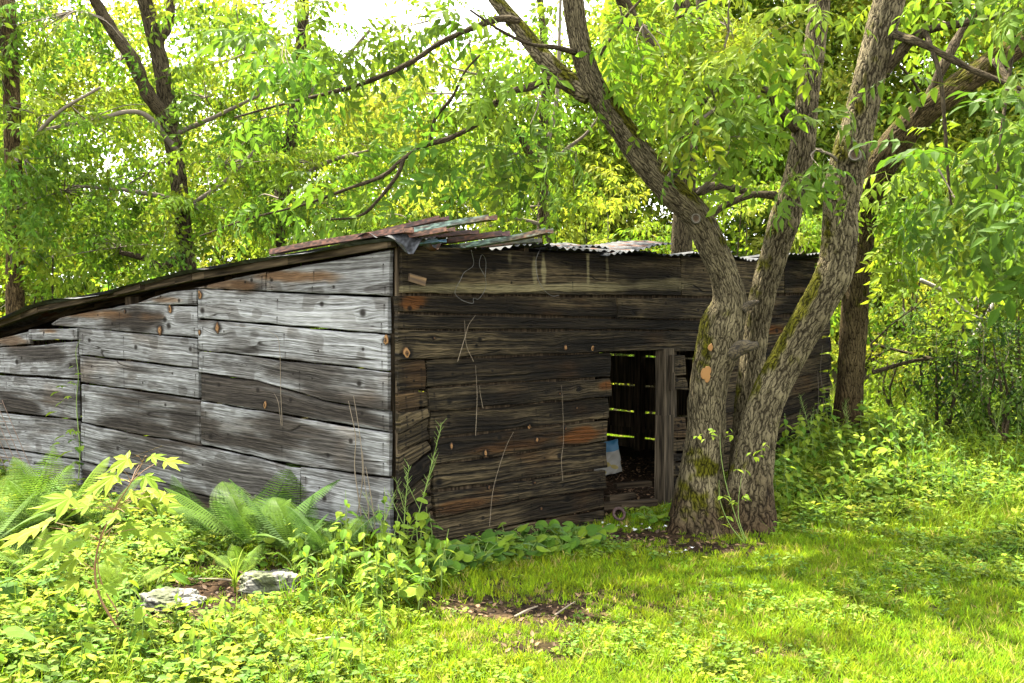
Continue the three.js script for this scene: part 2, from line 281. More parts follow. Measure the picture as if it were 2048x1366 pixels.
function plank(side, topPx, botPx, o = {}) {
  const f = side === 'L' ? onLeft : onFront, paint = side === 'L' ? paintL : paintF;
  const fix = (l) => { const q = l.map(([x, y]) => f(x, y)); return side === 'L' ? q.sort((a, b) => a[0] - b[0]) : q; };
  const T = fix(topPx), B = fix(botPx), sa = (T[0][0] + B[0][0]) / 2, sb = (T[T.length - 1][0] + B[B.length - 1][0]) / 2;
  const id = boardSeed++; seed(id * 991);
  const knots = (o.knots ?? []).map(([x, y, r, ry, t]) => [...f(x, y), r, ry ?? r, t]);
  const hidden = (o.dark ? [] : []).concat(knots.map((q) => [q[0], q[1], q[2] * 1.15]));
  for (let i = 0; i < rnd() * 2 + (sb - sa) * 1.0; i++) { const s = rr(sa + 0.05, sb - 0.05), m = mix(poly(B)(s), poly(T)(s), rr(0.2, 0.8)); hidden.push([s, m, 0.007 + 0.026 * rnd() * rnd()]); }
  const tp = poly(T), bp = poly(B);
  paint.paint(sa, sb, tp, bp, { seed: id, tilt: rr(-0.4, 0.4), knots: hidden, nails: [sa + 0.05, sb - 0.05, ...(sb - sa > 1.2 ? [(sa + sb) / 2 + rr(-0.2, 0.2)] : [])].flatMap((q) => [0.25, 0.75].map((f) => [q + rr(-0.015, 0.015), mix(bp(q), tp(q), f + rr(-0.06, 0.06))])), dark: (o.dark ?? 0) * (side === 'L' ? 0.6 : 1) + rr(-0.10, 0.10) * (side === 'L' ? 1 : 1.8) - (side === 'L' ? 0.08 : 0), light: (o.light ?? 0) + rr(-0.06, 0.06) * (side === 'L' ? 1 : 2), warm: o.warm ?? 0.25 });
  (side === 'L' ? boardsL : boardsF).push({ sa, sb, tp, bp, id, knots, out: (o.out ?? 0) + rr(0, 0.006), rough: o.rough ?? 0.004, thick: o.thick ?? 0.026 });
}
// gable side: three lengths of planks, nailed edge to edge
plank('L', [[540, 544.5], [660, 522], [786, 500]], [[540, 583], [788, 593]], { warm: 0.5 });
plank('L', [[390, 575.5], [470, 557], [537.5, 543.5]], [[400, 577.5], [537.5, 582]], { warm: 0.5, dark: 0.12 });
plank('L', [[403, 578], [783, 594]], [[403, 636], [783, 667.5]], { light: 0.12, dark: -0.25, knots: [[407, 590, 0.03, 0.045]] });
plank('L', [[403, 638], [782, 669]], [[404, 700], [782, 742]], { light: 0.1, dark: -0.2, knots: [[442, 655, 0.036, 0.05, 1], [406, 664, 0.02, 0.035, 1], [779, 681, 0.026, 0.04]] });
plank('L', [[404, 701], [782, 744]], [[407, 745], [520, 761], [655, 800], [783, 822]], { light: 0.06, dark: 0.0 });
plank('L', [[407, 746], [520, 762], [655, 801], [783, 823]], [[408, 801], [783, 863]], { dark: 0.12, out: -0.008, knots: [[535, 810, 0.022, 0.036]] });
plank('L', [[408, 802], [783, 865]], [[409, 889], [600, 928], [788, 955]], { light: 0.06, dark: -0.02, rough: 0.006 });
plank('L', [[610, 932], [788, 957]], [[610, 1031], [787, 1072]], { dark: 0.0 });
plank('L', [[275, 603.5], [285, 604.5], [402, 611]].map(([x, y], i) => [[279, 605.5], [350, 581], [401, 578]][i]), [[279, 606.5], [401, 611]], { warm: 0.5 });
plank('L', [[111, 646], [121, 636], [254, 609], [278, 606.5], [401, 612.5]], [[111, 651], [402, 675.5]], { dark: 0.1, warm: 0.3, knots: [[327, 659, 0.036, 0.05, 1], [347, 618, 0.03, 0.04], [257, 623, 0.016, 0.02, 1]] });
plank('L', [[166, 655], [402, 677]], [[167, 709], [404, 736]], { light: 0.02 });
plank('L', [[166, 711], [404, 738]], [[170, 765], [406, 796.5]], { light: 0.02 });
plank('L', [[170, 767], [406, 798]], [[170, 844], [408, 891]], { dark: 0.08, rough: 0.005 });
plank('L', [[170, 846], [330, 877], [412, 892], [608, 936]], [[170, 921], [304, 957], [460, 1003], [608, 1031]], { dark: 0.12, rough: 0.007 });
plank('L', [[170, 923], [304, 959], [460, 1005], [787, 1074]], [[170, 1010], [787, 1140]], { dark: 0.1, out: -0.01, rough: 0.007 });
plank('L', [[-110, 699], [0, 677], [65, 661]], [[-110, 706], [0, 693.5], [65, 688]], { warm: 0.5 });
plank('L', [[66, 658.5], [162, 655]], [[66, 680], [162, 679.5]], { warm: 0.6, out: 0.012 });
plank('L', [[-130, 704], [0, 694.5], [90, 688.5], [163, 682]], [[-130, 740], [0, 745.5], [162, 757.5]], { dark: 0.15 });
plank('L', [[-130, 743], [0, 749.5], [162, 760]], [[-130, 813], [0, 821], [162, 838]], { dark: 0.0 });
plank('L', [[-130, 816], [0, 824.5], [162, 840]], [[-130, 878], [0, 894], [168, 918]], { dark: 0.05 });
plank('L', [[-130, 880], [0, 896], [168, 920]], [[-130, 965], [0, 985], [168, 1010]], { dark: 0.1, out: -0.008 });
// tall front: header, lintel, the panel beside the doorway, and the far end beyond the tree
plank('F', [[795, 490], [1100, 503], [1353, 513]], [[794, 587], [1225, 592], [1353, 592]], { light: 0.14, dark: -0.06, out: 0.014, rough: 0.005 });
plank('F', [[1354, 513], [1470, 517], [1560, 519]], [[1354, 592], [1470, 592], [1560, 588]], { light: 0.03, out: 0.012 });
plank('F', [[1561, 519], [1622, 520]], [[1561, 588], [1620, 586]], { light: 0.02, out: 0.01 });
plank('F', [[789, 589], [1226, 594]], [[788, 625], [1226, 635]], { dark: 0.14, warm: 0.4 });
plank('F', [[1227, 595], [1430, 595], [1600, 590]], [[1226, 638], [1330, 640], [1430, 634], [1600, 628]], { light: 0.08, out: 0.008, rough: 0.007 });
plank('F', [[788, 626.5], [1225, 637], [1400, 640], [1610, 632]], [[788, 658], [1400, 661], [1610, 655]], { dark: 0.2 });
plank('F', [[788, 659.5], [1400, 662], [1520, 660]], [[788, 721], [948, 713], [1211, 703.5], [1400, 702], [1520, 700]], { dark: 0.02, light: 0.05, out: 0.006, rough: 0.006, thick: 0.032, knots: [[803, 707, 0.038, 0.045], [1121, 695, 0.024, 0.03, 1], [1175, 696, 0.02, 0.026], [858, 676, 0.012, 0.012]] });
{ // short ends between the corner and the panel
  const L = [722, 785, 826, 866, 905, 952, 992, 1022, 1062, 1110], R = [719, 781, 812, 834, 878, 902, 942, 986, 1016, 1062];
  for (let i = 0; i < 9; i++) plank('F', [[789.5, L[i]], [843 + i * 1.4, R[i]]], [[789.5, L[i + 1] - 1.5], [844 + i * 1.4, R[i + 1] - 1.5]], { light: 0.06, dark: -0.05, rough: 0.008, thick: 0.03, warm: i === 4 ? 0.8 : 0.3, out: (i % 3) * 0.006 });
}
const panel = [
  [[846, 719.5], [1215, 705]], [[846, 775], [1211, 754]], [[848, 824], [1209, 794]], [[855, 877], [1114, 849], [1207, 837]], [[857, 930], [1204, 883]],
  [[857, 983], [1203, 938]], [[857, 1037], [1070, 993], [1201, 976]], [[857, 1085], [1062, 1041], [1199, 1017]], [[857, 1125], [1197, 1080]]];
const pk = [[], [[1108, 786, 0.014, 0.014]], [[1050, 851, 0.026, 0.022], [1145, 815, 0.012, 0.014]], [[892, 891, 0.022, 0.03, 1], [960, 905, 0.026, 0.042, 1], [1063, 878, 0.02, 0.026, 1], [1121, 856, 0.014, 0.016]], [], [[966, 973, 0.013, 0.018], [1058, 964, 0.018, 0.014]], [[1074, 1016, 0.016, 0.018, 1]], []];
for (let i = 0; i < 8; i++) {
  const t = panel[i], b = panel[i + 1].map(([x, y]) => [x, y - 1.5]);
  plank('F', t, b, { light: i > 4 ? 0.0 : 0.04, dark: i === 0 || i === 3 ? 0.12 : 0.0, rough: 0.007, thick: 0.03, out: 0.002 + (i % 2) * 0.012, warm: i === 4 ? 0.3 : 0.25, knots: pk[i] });
}
// stubs on the door post's far side, seen against the dark
for (const [y0, y1, x1] of [[707, 752, 1364], [753, 780, 1366], [832, 877, 1365], [878, 904, 1367], [905, 922, 1367], [923, 952, 1362], [953, 1010, 1356]]) plank('F', [[1338, y0 + 2], [x1, y0]], [[1338, y1], [x1, y1 - 2]], { light: 0.12, dark: -0.1, rough: 0.006, thick: 0.03 });
{ // far end: seven courses that slope up to the end post
  const L = [640, 684, 722, 764, 806, 846, 884, 925], R = [636, 674, 707, 741, 775, 807, 833, 880];
  for (let i = 0; i < 7; i++) plank('F', [[1440, L[i] + 24], [1653 + (i % 3), R[i]]], [[1440, L[i + 1] + 22], [1653 + (i % 3), R[i + 1] - 2]], { light: 0.12, dark: -0.06, rough: 0.008, thick: 0.03, warm: i === 0 ? 0.7 : 0.3, out: (i % 2) * 0.008 });
}
const woodL = paintL.material(0.008), woodF = paintF.material(0.016);
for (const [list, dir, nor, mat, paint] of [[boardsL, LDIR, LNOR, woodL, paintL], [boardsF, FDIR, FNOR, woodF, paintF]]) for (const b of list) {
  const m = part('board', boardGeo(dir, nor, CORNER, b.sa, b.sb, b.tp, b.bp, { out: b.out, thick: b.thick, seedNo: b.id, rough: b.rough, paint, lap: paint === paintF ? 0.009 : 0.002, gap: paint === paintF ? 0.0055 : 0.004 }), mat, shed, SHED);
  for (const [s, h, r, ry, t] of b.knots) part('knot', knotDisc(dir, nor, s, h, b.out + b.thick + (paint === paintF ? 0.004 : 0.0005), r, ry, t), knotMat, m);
}
// plain old timber for the posts, rafters and the walls that are seen only from inside
const timberTex = tex(512, 512, (i, j) => { const x = i / 512, y = j / 512, e = smooth(0.9, 1, x), f = (u) => 0.4 * n2(y * 4, u * 60) + 0.35 * n2(y * 9 + 5, u * 140) + 0.3 * fbm(y * 3, u * 5 + 7, 3); const n = mix(f(x), f(x - 1), e), k = 112 + 90 * n; return [k, k * 0.93, k * 0.82]; }, true);
const timberBump = timberTex.clone(); timberBump.colorSpace = THREE.NoColorSpace;
const timber = new THREE.MeshPhysicalMaterial({ specularIntensity: 0.15, map: timberTex, bumpMap: timberBump, bumpScale: 0.006, roughness: 0.9, color: new THREE.Color(0.26, 0.235, 0.2) });
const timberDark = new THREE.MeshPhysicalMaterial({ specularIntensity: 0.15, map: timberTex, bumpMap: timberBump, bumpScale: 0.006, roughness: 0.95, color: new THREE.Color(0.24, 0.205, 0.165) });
function beam(a, b, w, t, up = V(0, 1, 0), sd = 1) { // a slightly uneven squared timber from a to b
  const d = b.clone().sub(a), len = d.length(); d.normalize(); const x = V().crossVectors(up, d).normalize(), y = V().crossVectors(d, x), n = Math.max(2, Math.ceil(len / 0.3)), pos = [], uv = [];
  const P = (i, k) => { const f = i / n, q = a.clone().addScaledVector(d, len * f), sx = [-1, 1, 1, -1][k], sy = [-1, -1, 1, 1][k], j = 1 + 0.07 * n2(f * len * 2.2 + sd * 7, sd + k * 3); return q.addScaledVector(x, sx * w / 2 * j).addScaledVector(y, sy * t / 2 * j); };
  const put = (p, u, v) => { pos.push(p.x, p.y, p.z); uv.push(u, v); };
  for (let i = 0; i < n; i++) for (let k = 0; k < 4; k++) { const k2 = (k + 1) % 4, A = P(i, k), B = P(i, k2), C = P(i + 1, k2), D = P(i + 1, k), v0 = i / n * len + sd * 0.37, v1 = (i + 1) / n * len + sd * 0.37, u0 = k * 0.21 + sd * 0.13, u1 = u0 + (k % 2 ? t : w); put(A, u0, v0); put(B, u1, v0); put(C, u1, v1); put(A, u0, v0); put(C, u1, v1); put(D, u0, v1); }
  for (const i of [0, n]) { const q = [0, 1, 2, 3].map((k) => P(i, k)), o = i ? [0, 1, 2, 0, 2, 3] : [0, 2, 1, 0, 3, 2]; for (const k of o) put(q[k], [0, w, w, 0][k], [0, 0, t, t][k]); }
  const g = new THREE.BufferGeometry(); g.setAttribute('position', new THREE.Float32BufferAttribute(pos, 3)); g.setAttribute('uv', new THREE.Float32BufferAttribute(uv, 2)); return toCreasedNormals(g, 0.5);
}
const inShed = (l, f, h) => V(CORNER.x + LDIR.x * l + FDIR.x * f, h, CORNER.z + LDIR.z * l + FDIR.z * f);
const roofPts = [[-6, 0], ...[[785, 480], [640, 507], [402, 546], [241, 584], [93, 612], [0, 650]].map(([x, y]) => onLeft(x, y))];
roofPts[0][1] = roofPts[1][1] + 0.115 * (roofPts[1][0] + 6); roofPts.push([7.2, roofPts[roofPts.length - 1][1] - 0.16 * (7.2 - roofPts[roofPts.length - 1][0])]);
const roofH = poly(roofPts);
const eaveH = onFront(1500, 522)[1], eave0 = onFront(795, 494)[1];
const roofAt = (l, f) => roofH(l) + (eaveH - eave0) * clamp(f / 5.5) - 0.03 * Math.sin(clamp(f / 5.5) * Math.PI);
{ // unseen planks added behind the front wall to stop light slits at its joints
  for (const [x0, x1, y0, y1, strip] of [[800, 1640, 535, 650], [800, 1200, 640, 720], [800, 840, 720, 1080], [1198, 1440, 638, 674], ...[[775, 754], [824, 794], [877, 837], [930, 883], [983, 938], [1037, 976]].map(([a, b]) => [862, 1190, a - 9, b + 9, 1]), [1420, 1640, 650, 800], [1440, 1640, 790, 880]]) { const a = onFront(x0, y0), b = onFront(x1, y1), c = onFront(x0, strip ? y0 + 18 : y1), d = onFront(x1, strip ? y1 - 18 : y0); part('light_stop_board', boardGeo(FDIR, FNOR, CORNER, a[0], b[0], poly([a, d]), poly([c, b]), { out: -0.03, thick: 0.022, seedNo: x0 + y0 }), timberDark, shed, SHED); }
}
{ // door post, corner post, studs, rafters
  const post = (f, w, t, h0, h1, off, mat = timber, name = 'door_post', sd = 3) => part(name, beam(inShed(off, f, h0), inShed(off, f, h1), w, t, LDIR, sd), mat, shed, SHED);
  const [fa, hb] = onFront(1313, 1032), [fb, ht] = onFront(1334, 708);
  post((fa + fb) / 2, fb - fa + 0.005, 0.09, hb - 0.06, ht + 0.05, -0.025);
  const [fc] = onFront(1330, 720), [, hc] = onFront(1330, 780); post(fc - 0.02, 0.045, 0.02, hc, ht, -0.085, timber, 'door_stop', 5);
  const [fe] = onFront(1352, 800), [, he] = onFront(1352, 830); post(fe - 0.01, 0.05, 0.05, hb, ht + 0.05, 0.03, timber, 'door_post', 8);
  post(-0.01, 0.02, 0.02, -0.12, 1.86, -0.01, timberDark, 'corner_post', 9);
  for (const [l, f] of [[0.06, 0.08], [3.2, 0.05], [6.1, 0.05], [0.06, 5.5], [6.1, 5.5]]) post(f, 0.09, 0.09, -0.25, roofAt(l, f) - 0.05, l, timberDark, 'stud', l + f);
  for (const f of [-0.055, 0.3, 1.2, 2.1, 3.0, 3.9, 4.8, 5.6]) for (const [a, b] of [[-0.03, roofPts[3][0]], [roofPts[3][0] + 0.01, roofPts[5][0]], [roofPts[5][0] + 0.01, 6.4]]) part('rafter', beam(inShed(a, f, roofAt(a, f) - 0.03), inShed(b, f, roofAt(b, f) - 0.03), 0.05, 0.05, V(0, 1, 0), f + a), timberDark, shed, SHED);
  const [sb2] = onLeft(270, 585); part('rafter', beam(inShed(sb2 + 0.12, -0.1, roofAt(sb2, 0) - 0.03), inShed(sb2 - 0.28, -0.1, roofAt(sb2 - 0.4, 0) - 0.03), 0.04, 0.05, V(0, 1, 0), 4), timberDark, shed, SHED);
  // far side wall with daylight between its courses, and the back wall
  const hs = [-0.42, -0.1, 0.19, 0.485, 0.815, 1.1, 1.4, 1.7];
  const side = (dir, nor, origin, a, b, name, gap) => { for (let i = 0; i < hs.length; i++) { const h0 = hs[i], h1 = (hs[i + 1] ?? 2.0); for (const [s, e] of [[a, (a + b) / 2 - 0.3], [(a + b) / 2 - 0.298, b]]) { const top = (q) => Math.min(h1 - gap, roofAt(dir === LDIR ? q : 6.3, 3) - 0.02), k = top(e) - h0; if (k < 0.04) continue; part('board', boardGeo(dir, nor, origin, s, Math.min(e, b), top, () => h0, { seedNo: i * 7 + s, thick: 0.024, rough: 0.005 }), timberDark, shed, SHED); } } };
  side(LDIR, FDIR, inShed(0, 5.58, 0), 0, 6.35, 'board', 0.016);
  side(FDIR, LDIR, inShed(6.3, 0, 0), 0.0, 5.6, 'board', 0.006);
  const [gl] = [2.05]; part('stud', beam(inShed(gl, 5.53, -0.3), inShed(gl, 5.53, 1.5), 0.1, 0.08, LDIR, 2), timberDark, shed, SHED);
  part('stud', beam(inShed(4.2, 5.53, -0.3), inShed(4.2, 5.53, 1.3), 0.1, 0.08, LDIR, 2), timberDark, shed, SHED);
}
// corrugated roof sheets
const zincTex = tex(512, 512, (i, j) => { const x = i / 512, y = j / 512, e = smooth(0.85, 1, x), f = smooth(0.85, 1, y), g = (u, v) => fbm(u * 6, v * 6, 5); const n = mix(mix(g(x, y), g(x - 1, y), e), mix(g(x, y - 1), g(x - 1, y - 1), e), f), r = smooth(0.12, 0.3, n), k = 54 + 60 * n2(x * 40, y * 40) * 0.3 + 40 * n; return [mix(k, 66, r), mix(k * 1.02, 40, r), mix(k * 1.05, 26, r)]; }, true);
const zinc = new THREE.MeshPhysicalMaterial({ map: zincTex, roughness: 0.75, metalness: 0.0, specularIntensity: 0.35, side: THREE.DoubleSide });
function sheet(f0, f1, l0, l1, lift, sd, curl = 0) {
  const nf = Math.round((f1 - f0) / 0.0127), nl = 30, pos = [], uv = [], idx = [];
  for (let j = 0; j <= nl; j++) for (let i = 0; i <= nf; i++) {
    const q = j / nl, l = mix(l0, l1, Math.pow(q, 1.6)), f = mix(f0, f1, i / nf), edge = Math.exp(-Math.max(0, l - l0) / 0.16);
    let y = roofAt(l, f) + lift + 0.009 * Math.sin(2 * Math.PI * f / 0.076) + 0.008 * n2(f * 2 + sd, l * 1.3);
    y += edge * (0.028 * n2(f * 2.6 + sd * 3, 5) + 0.010 * n2(f * 9 + sd, 2) - 0.012) + curl * edge;
    const ll = l + (j === 0 ? 0.045 * n2(f * 4 + sd, 1) : 0), p = inShed(ll, f, y); pos.push(p.x, p.y, p.z); uv.push(f / 1.1, l / 1.1);
  }
  for (let j = 0; j < nl; j++) for (let i = 0; i < nf; i++) { const a = j * (nf + 1) + i, b = a + nf + 1; idx.push(a, b, a + 1, b, b + 1, a + 1); }
  const g = new THREE.BufferGeometry(); g.setAttribute('position', new THREE.Float32BufferAttribute(pos, 3)); g.setAttribute('uv', new THREE.Float32BufferAttribute(uv, 2)); g.setIndex(idx); g.computeVertexNormals(); return g;
}
for (let k = 0; k < 9; k++) { const f0 = -0.13 + k * 0.645; part('roof_sheet', sheet(f0, f0 + 0.69, -0.07 - 0.05 * ((k * 7) % 3), 6.5, 0.008 + 0.006 * (k % 2), k, [0.01, -0.02, 0.0, -0.01, 0.01, 0, -0.01, 0, 0][k]), zinc, shed, SHED); }
function bentSheet(grid, thick = 0) { // rows of points
  const pos = [], uv = [], idx = [], n = grid[0].length; grid.forEach((r, j) => r.forEach((p, i) => { pos.push(p.x, p.y, p.z); uv.push(i * 0.08, j * 0.08); }));
  for (let j = 0; j < grid.length - 1; j++) for (let i = 0; i < n - 1; i++) { const a = j * n + i, b = a + n; idx.push(a, b, a + 1, b, b + 1, a + 1); }
  const g = new THREE.BufferGeometry(); g.setAttribute('position', new THREE.Float32BufferAttribute(pos, 3)); g.setAttribute('uv', new THREE.Float32BufferAttribute(uv, 2)); g.setIndex(idx); g.computeVertexNormals(); return g;
}
{ // the bent corner of the roof, and the thin edge sheet along the gable
  const rows = []; for (let j = 0; j <= 8; j++) { const r = []; for (let i = 0; i <= 16; i++) { const u = i / 16, w = j / 8, l = mix(0.22, -0.2, u), f = -0.15 + w * 0.34; r.push(inShed(l, f + 0.02 * Math.sin(u * 7), roofAt(l, 0) + 0.03 + 0.025 * Math.sin(u * 9 + w * 4) - 0.055 * smooth(0.5, 1, u) * (1 + Math.sin(w * 9)) - 0.05 * (1 - w) * smooth(0.6, 1, u))); } rows.push(r); }
  part('bent_flashing', bentSheet(rows), zinc, shed, SHED);
  const rows2 = []; for (let j = 0; j <= 4; j++) { const r = []; for (let i = 0; i <= 50; i++) { const l = mix(0.1, 5.9, i / 50), w = j / 4; r.push(inShed(l, -0.17 + w * 0.3, roofAt(l, 0) + 0.028 + 0.014 * n2(l * 3, w * 2) - 0.02 * (1 - w) * (1 + n2(l * 2.2, 4)))); } rows2.push(r); }
  part('edge_flashing', bentSheet(rows2), zinc, shed, SHED);
}
console.log('shed done', eave0, eaveH, JSON.stringify(roofPts.map((p) => p.map((x) => +x.toFixed(2)))));

// ---------- bark ----------
const BW = 512, barkH = new Float32Array(BW * BW);
{ // long interlaced ridges, seamless
  for (let y = 0; y < BW; y++) for (let x = 0; x < BW; x++) {
    const e = x / BW, f = y / BW, a = e + 0.020 * pn2(e * 8, f * 9, 8, 9) + 0.008 * pn2(e * 20, f * 22, 20, 22), b = f + 0.02 * pn2(e * 12, f * 6, 12, 6);
    const fold = (x, k) => Math.pow(Math.min(1, Math.abs(x) * k), 0.7);
    const r1 = fold(pn2(a * 24, b * 5, 24, 5), 2.6), r2 = fold(pn2(a * 34 + 7, b * 9, 34, 9), 3.4), g = pn2(e * 100, f * 46, 100, 46);
    barkH[y * BW + x] = clamp(0.06 + 0.86 * r1 * (0.35 + 0.65 * r2) + 0.12 * g + 0.12 * pn2(e * 5, f * 5, 5, 5));
  }
}
const barkTex = texOf(Uint8Array.from({ length: BW * BW * 4 }, (_, k) => { const h = barkH[k >> 2], c = k & 3; return c === 3 ? 255 : mix([30, 26, 19][c], [98, 91, 73][c], h); }), BW, BW, true, true);
const barkBump = texOf(Uint8Array.from({ length: BW * BW * 4 }, (_, k) => (k & 3) === 3 ? 255 : barkH[k >> 2] * 255), BW, BW, false, true);
const bark = new THREE.MeshPhysicalMaterial({ specularIntensity: 0.15, map: barkTex, bumpMap: barkBump, bumpScale: 0.012, roughness: 0.95, vertexColors: true });
const barkPlain = new THREE.MeshPhysicalMaterial({ specularIntensity: 0.15, map: barkTex, bumpMap: barkBump, bumpScale: 0.006, roughness: 0.95, color: new THREE.Color(0.55, 0.5, 0.44) });
const twigMat = new THREE.MeshPhysicalMaterial({ specularIntensity: 0.15, color: new THREE.Color(0.12, 0.10, 0.075), roughness: 0.95 });
const twigPale = new THREE.MeshStandardMaterial({ color: new THREE.Color(0.2, 0.175, 0.14), roughness: 0.95 });
const barkAt = (u, w) => barkH[(Math.floor(w * BW) & (BW - 1)) * BW + (Math.floor(u * BW) & (BW - 1))];
const limbDepth = (l) => l.map(([x, y, d, z]) => [at(x, y, z), d / 2 * z / FOCAL]);
// limb from photograph readings: [px, py, width in px, distance]; moss(p, n) in 0..1
function trunk(name, list, parent, base, { moss = null, radial = 72, step = 0.022, relief = 0.012, lump = 0.05, flare = 0, tint = [1, 1, 1], sd = 0 } = {}) {
  const q = limbDepth(list).map(([p, r]) => [p, Math.max(r * 0.9, r - 0.014)]), len = q.reduce((s, p, i) => i ? s + p[0].distanceTo(q[i - 1][0]) : 0, 0);
  const g = tube(q.map((p) => p[0]), q.map((p) => p[1]), {
    n: Math.max(8, Math.ceil(len / step)), radial, uvw: 0.32, frame: V(0, 0, -1),
    disp: (u, w, v, r, nx, ny, nz) => { const h = v.y - landHeight(v.x, v.z); const a = Math.atan2(nz, nx); return relief * (barkAt(u, w) - 0.5) + r * lump * (n3(v.x * 4 + sd, v.y * 3, v.z * 4) + 0.5 * n3(v.x * 11, v.y * 8 + sd, v.z * 11)) + (flare ? flare * Math.exp(-h / 0.22) * (0.5 + 0.5 * Math.sin(a * 5 + sd) + 0.4 * n2(a * 2, sd)) : 0); },
    color: (u, w, v, nx, ny, nz) => {
      let m = moss ? moss(v, nx, ny, nz) : 0; m = smooth(0.35, 0.65, m + 0.45 * n3(v.x * 9, v.y * 9, v.z * 9) + 0.25 * n3(v.x * 30, v.y * 30, v.z * 30));
      const pale = smooth(0.1, 0.5, n3(v.x * 6 + 7, v.y * 4, v.z * 6 + sd)) * 0.5, low = smooth(0.5, 0.0, v.y - landHeight(v.x, v.z) + 0.25 * n3(v.x * 7, v.y * 7, v.z * 7)) * (flare ? 1 : 0);
      let c = [0.86 + 0.6 * pale, 0.83 + 0.6 * pale, 0.73 + 0.55 * pale]; c = c.map((x, i) => mix(x * tint[i], [0.26, 0.15, 0.10][i], low * 0.8));
      return c.map((x, i) => mix(x, [0.5, 0.56, 0.06][i], m));
    },
  });
  const m = part(name, g, bark, parent, base); m.userData.axis = null; delete m.userData.axis; return [m, q];
}
const limb = (name, list, parent, base, mat = barkPlain, radial = 9) => { const q = limbDepth(list), len = q.reduce((s, p, i) => i ? s + p[0].distanceTo(q[i - 1][0]) : 0, 0); part(name, tube(q.map((p, i) => i && i < q.length - 1 ? p[0].clone().add(V(rr(-1, 1), rr(-1, 1), rr(-1, 1)).multiplyScalar(p[1] * 0.8)) : p[0]), q.map((p) => p[1]), { n: Math.max(6, Math.ceil(len / 0.05)), radial, uvw: 0.25, disp: (u, w, v, r) => r * 0.22 * n3(v.x * 14, v.y * 14, v.z * 14) }), mat, parent, base); return q; };

// ---------- leaves ----------
const leafMat = (gloss = 0.3, pass = 0.45) => new THREE.MeshPhysicalMaterial({ color: 0xffffff, vertexColors: true, side: THREE.DoubleSide, roughness: 1, transmission: pass, thickness: 0, clearcoat: gloss, clearcoatRoughness: 0.35, specularIntensity: 0.12 });
const LEAF = leafMat(0.07, 0.58), LEAF_LOW = leafMat(0.04, 0.45), GRASS = leafMat(0, 0.42);
function leaflet(len, wid, fold = 0.25, droop = 0.2, fine = false) { // along +x, face up
  const T = new Tris(), st = fine ? [[0, 0.05], [0.18, 0.62], [0.42, 1], [0.7, 0.72], [1, 0]] : [[0, 0.06], [0.36, 1], [0.68, 0.68], [1, 0]];
  const P = (k, sd) => { const [t, w] = st[k]; return [len * t * (1 - 0.12 * droop * t), -droop * len * t * t * 0.6 + Math.abs(sd) * w * wid * 0.5 * fold, sd * w * wid * 0.5]; };
  for (let k = 0; k < st.length - 1; k++) for (const sd of [-1, 1]) { const a = P(k, 0), b = P(k + 1, 0), c = P(k + 1, sd), d = P(k, sd); if (k === 0) T.tri(a, sd > 0 ? c : b, sd > 0 ? b : c); else if (k === st.length - 2) T.tri(a, sd > 0 ? d : b, sd > 0 ? b : d); else { sd > 0 ? T.quad(a, d, c, b) : T.quad(a, b, c, d); } }
  return T;
}
function stripe(T, a, b, w, col) { T.quad([a[0], a[1], a[2] - w], [b[0], b[1], b[2] - w * 0.6], [b[0], b[1], b[2] + w * 0.6], [a[0], a[1], a[2] + w], col); T.quad([a[0], a[1] - w, a[2]], [b[0], b[1] - w * 0.6, b[2]], [b[0], b[1] + w * 0.6, b[2]], [a[0], a[1] + w, a[2]], col); }
function compoundLeaf(pairs, len, ll, lw, hang) {
  const T = new Tris(), N = pairs * 2 + 1; const P = (t) => [len * t, -0.22 * len * t * t * hang, 0];
  stripe(T, P(0), P(0.5), 0.0016, [0.9, 0.9, 0.7]); stripe(T, P(0.5), P(1), 0.0013, [0.9, 0.9, 0.7]);
  for (let i = 0; i < N; i++) { const last = i === N - 1, k = i >> 1, sd = i % 2 ? 1 : -1, t = last ? 1 : 0.3 + 0.62 * k / Math.max(1, pairs - 0.5), q = P(t), j = rr(0.82, 1.12); T.add(leaflet(ll * j * (last ? 1.1 : 1), lw * j, 0.3, 0.35).tint(new Array(3).fill(rr(0.82, 1.15))), xf(V(...q), last ? rr(-0.2, 0.2) : -sd * rr(0.75, 1.15), -rr(0.15, 0.75) * hang, rr(-0.4, 0.4))); }
  return T;
}
function sprig(nLeaves, make, len = 0.34) {
  const T = new Tris(); stripe(T, [0, 0, 0], [len, 0.01, 0], 0.0025, [0.8, 0.6, 0.4]);
  for (let i = 0; i < nLeaves; i++) { const t = (i + 0.6) / nLeaves, sd = i % 2 ? 1 : -1, last = i === nLeaves - 1; T.add(make(), xf(V(len * t, 0.01, 0), last ? rr(-0.3, 0.3) : sd * rr(0.5, 1.3), rr(-0.7, 0.15), rr(-0.6, 0.6), rr(0.8, 1.15))); }
  return T;
}
seed(31);
const sprigAsh = [0, 1, 2].map(() => sprig(4, () => compoundLeaf(3, 0.24, 0.105, 0.043, 1)).geo());
const sprigElder = [0, 1, 2].map(() => sprig(9, () => compoundLeaf(1, 0.12, 0.084, 0.039, 1.2), 0.4).geo());
const sprigFar = [0, 1].map(() => { const T = new Tris(); for (let i = 0; i < 64; i++) { const p = V(gauss(), gauss() * 0.6, gauss()).multiplyScalar(0.34); T.add(leaflet(rr(0.075, 0.135), rr(0.038, 0.07), 0.3, 0.5).tint(new Array(3).fill(rr(0.75, 1.25))), xf(p, rr(0, 6.3), rr(-0.9, 0.3), rr(-0.7, 0.7))); } return T.geo(); });
const sprigSmall = [0, 1].map(() => sprig(12, () => leaflet(rr(0.05, 0.075), rr(0.026, 0.036), 0.3, 0.3).tint(new Array(3).fill(rr(0.8, 1.2))), 0.4).geo());
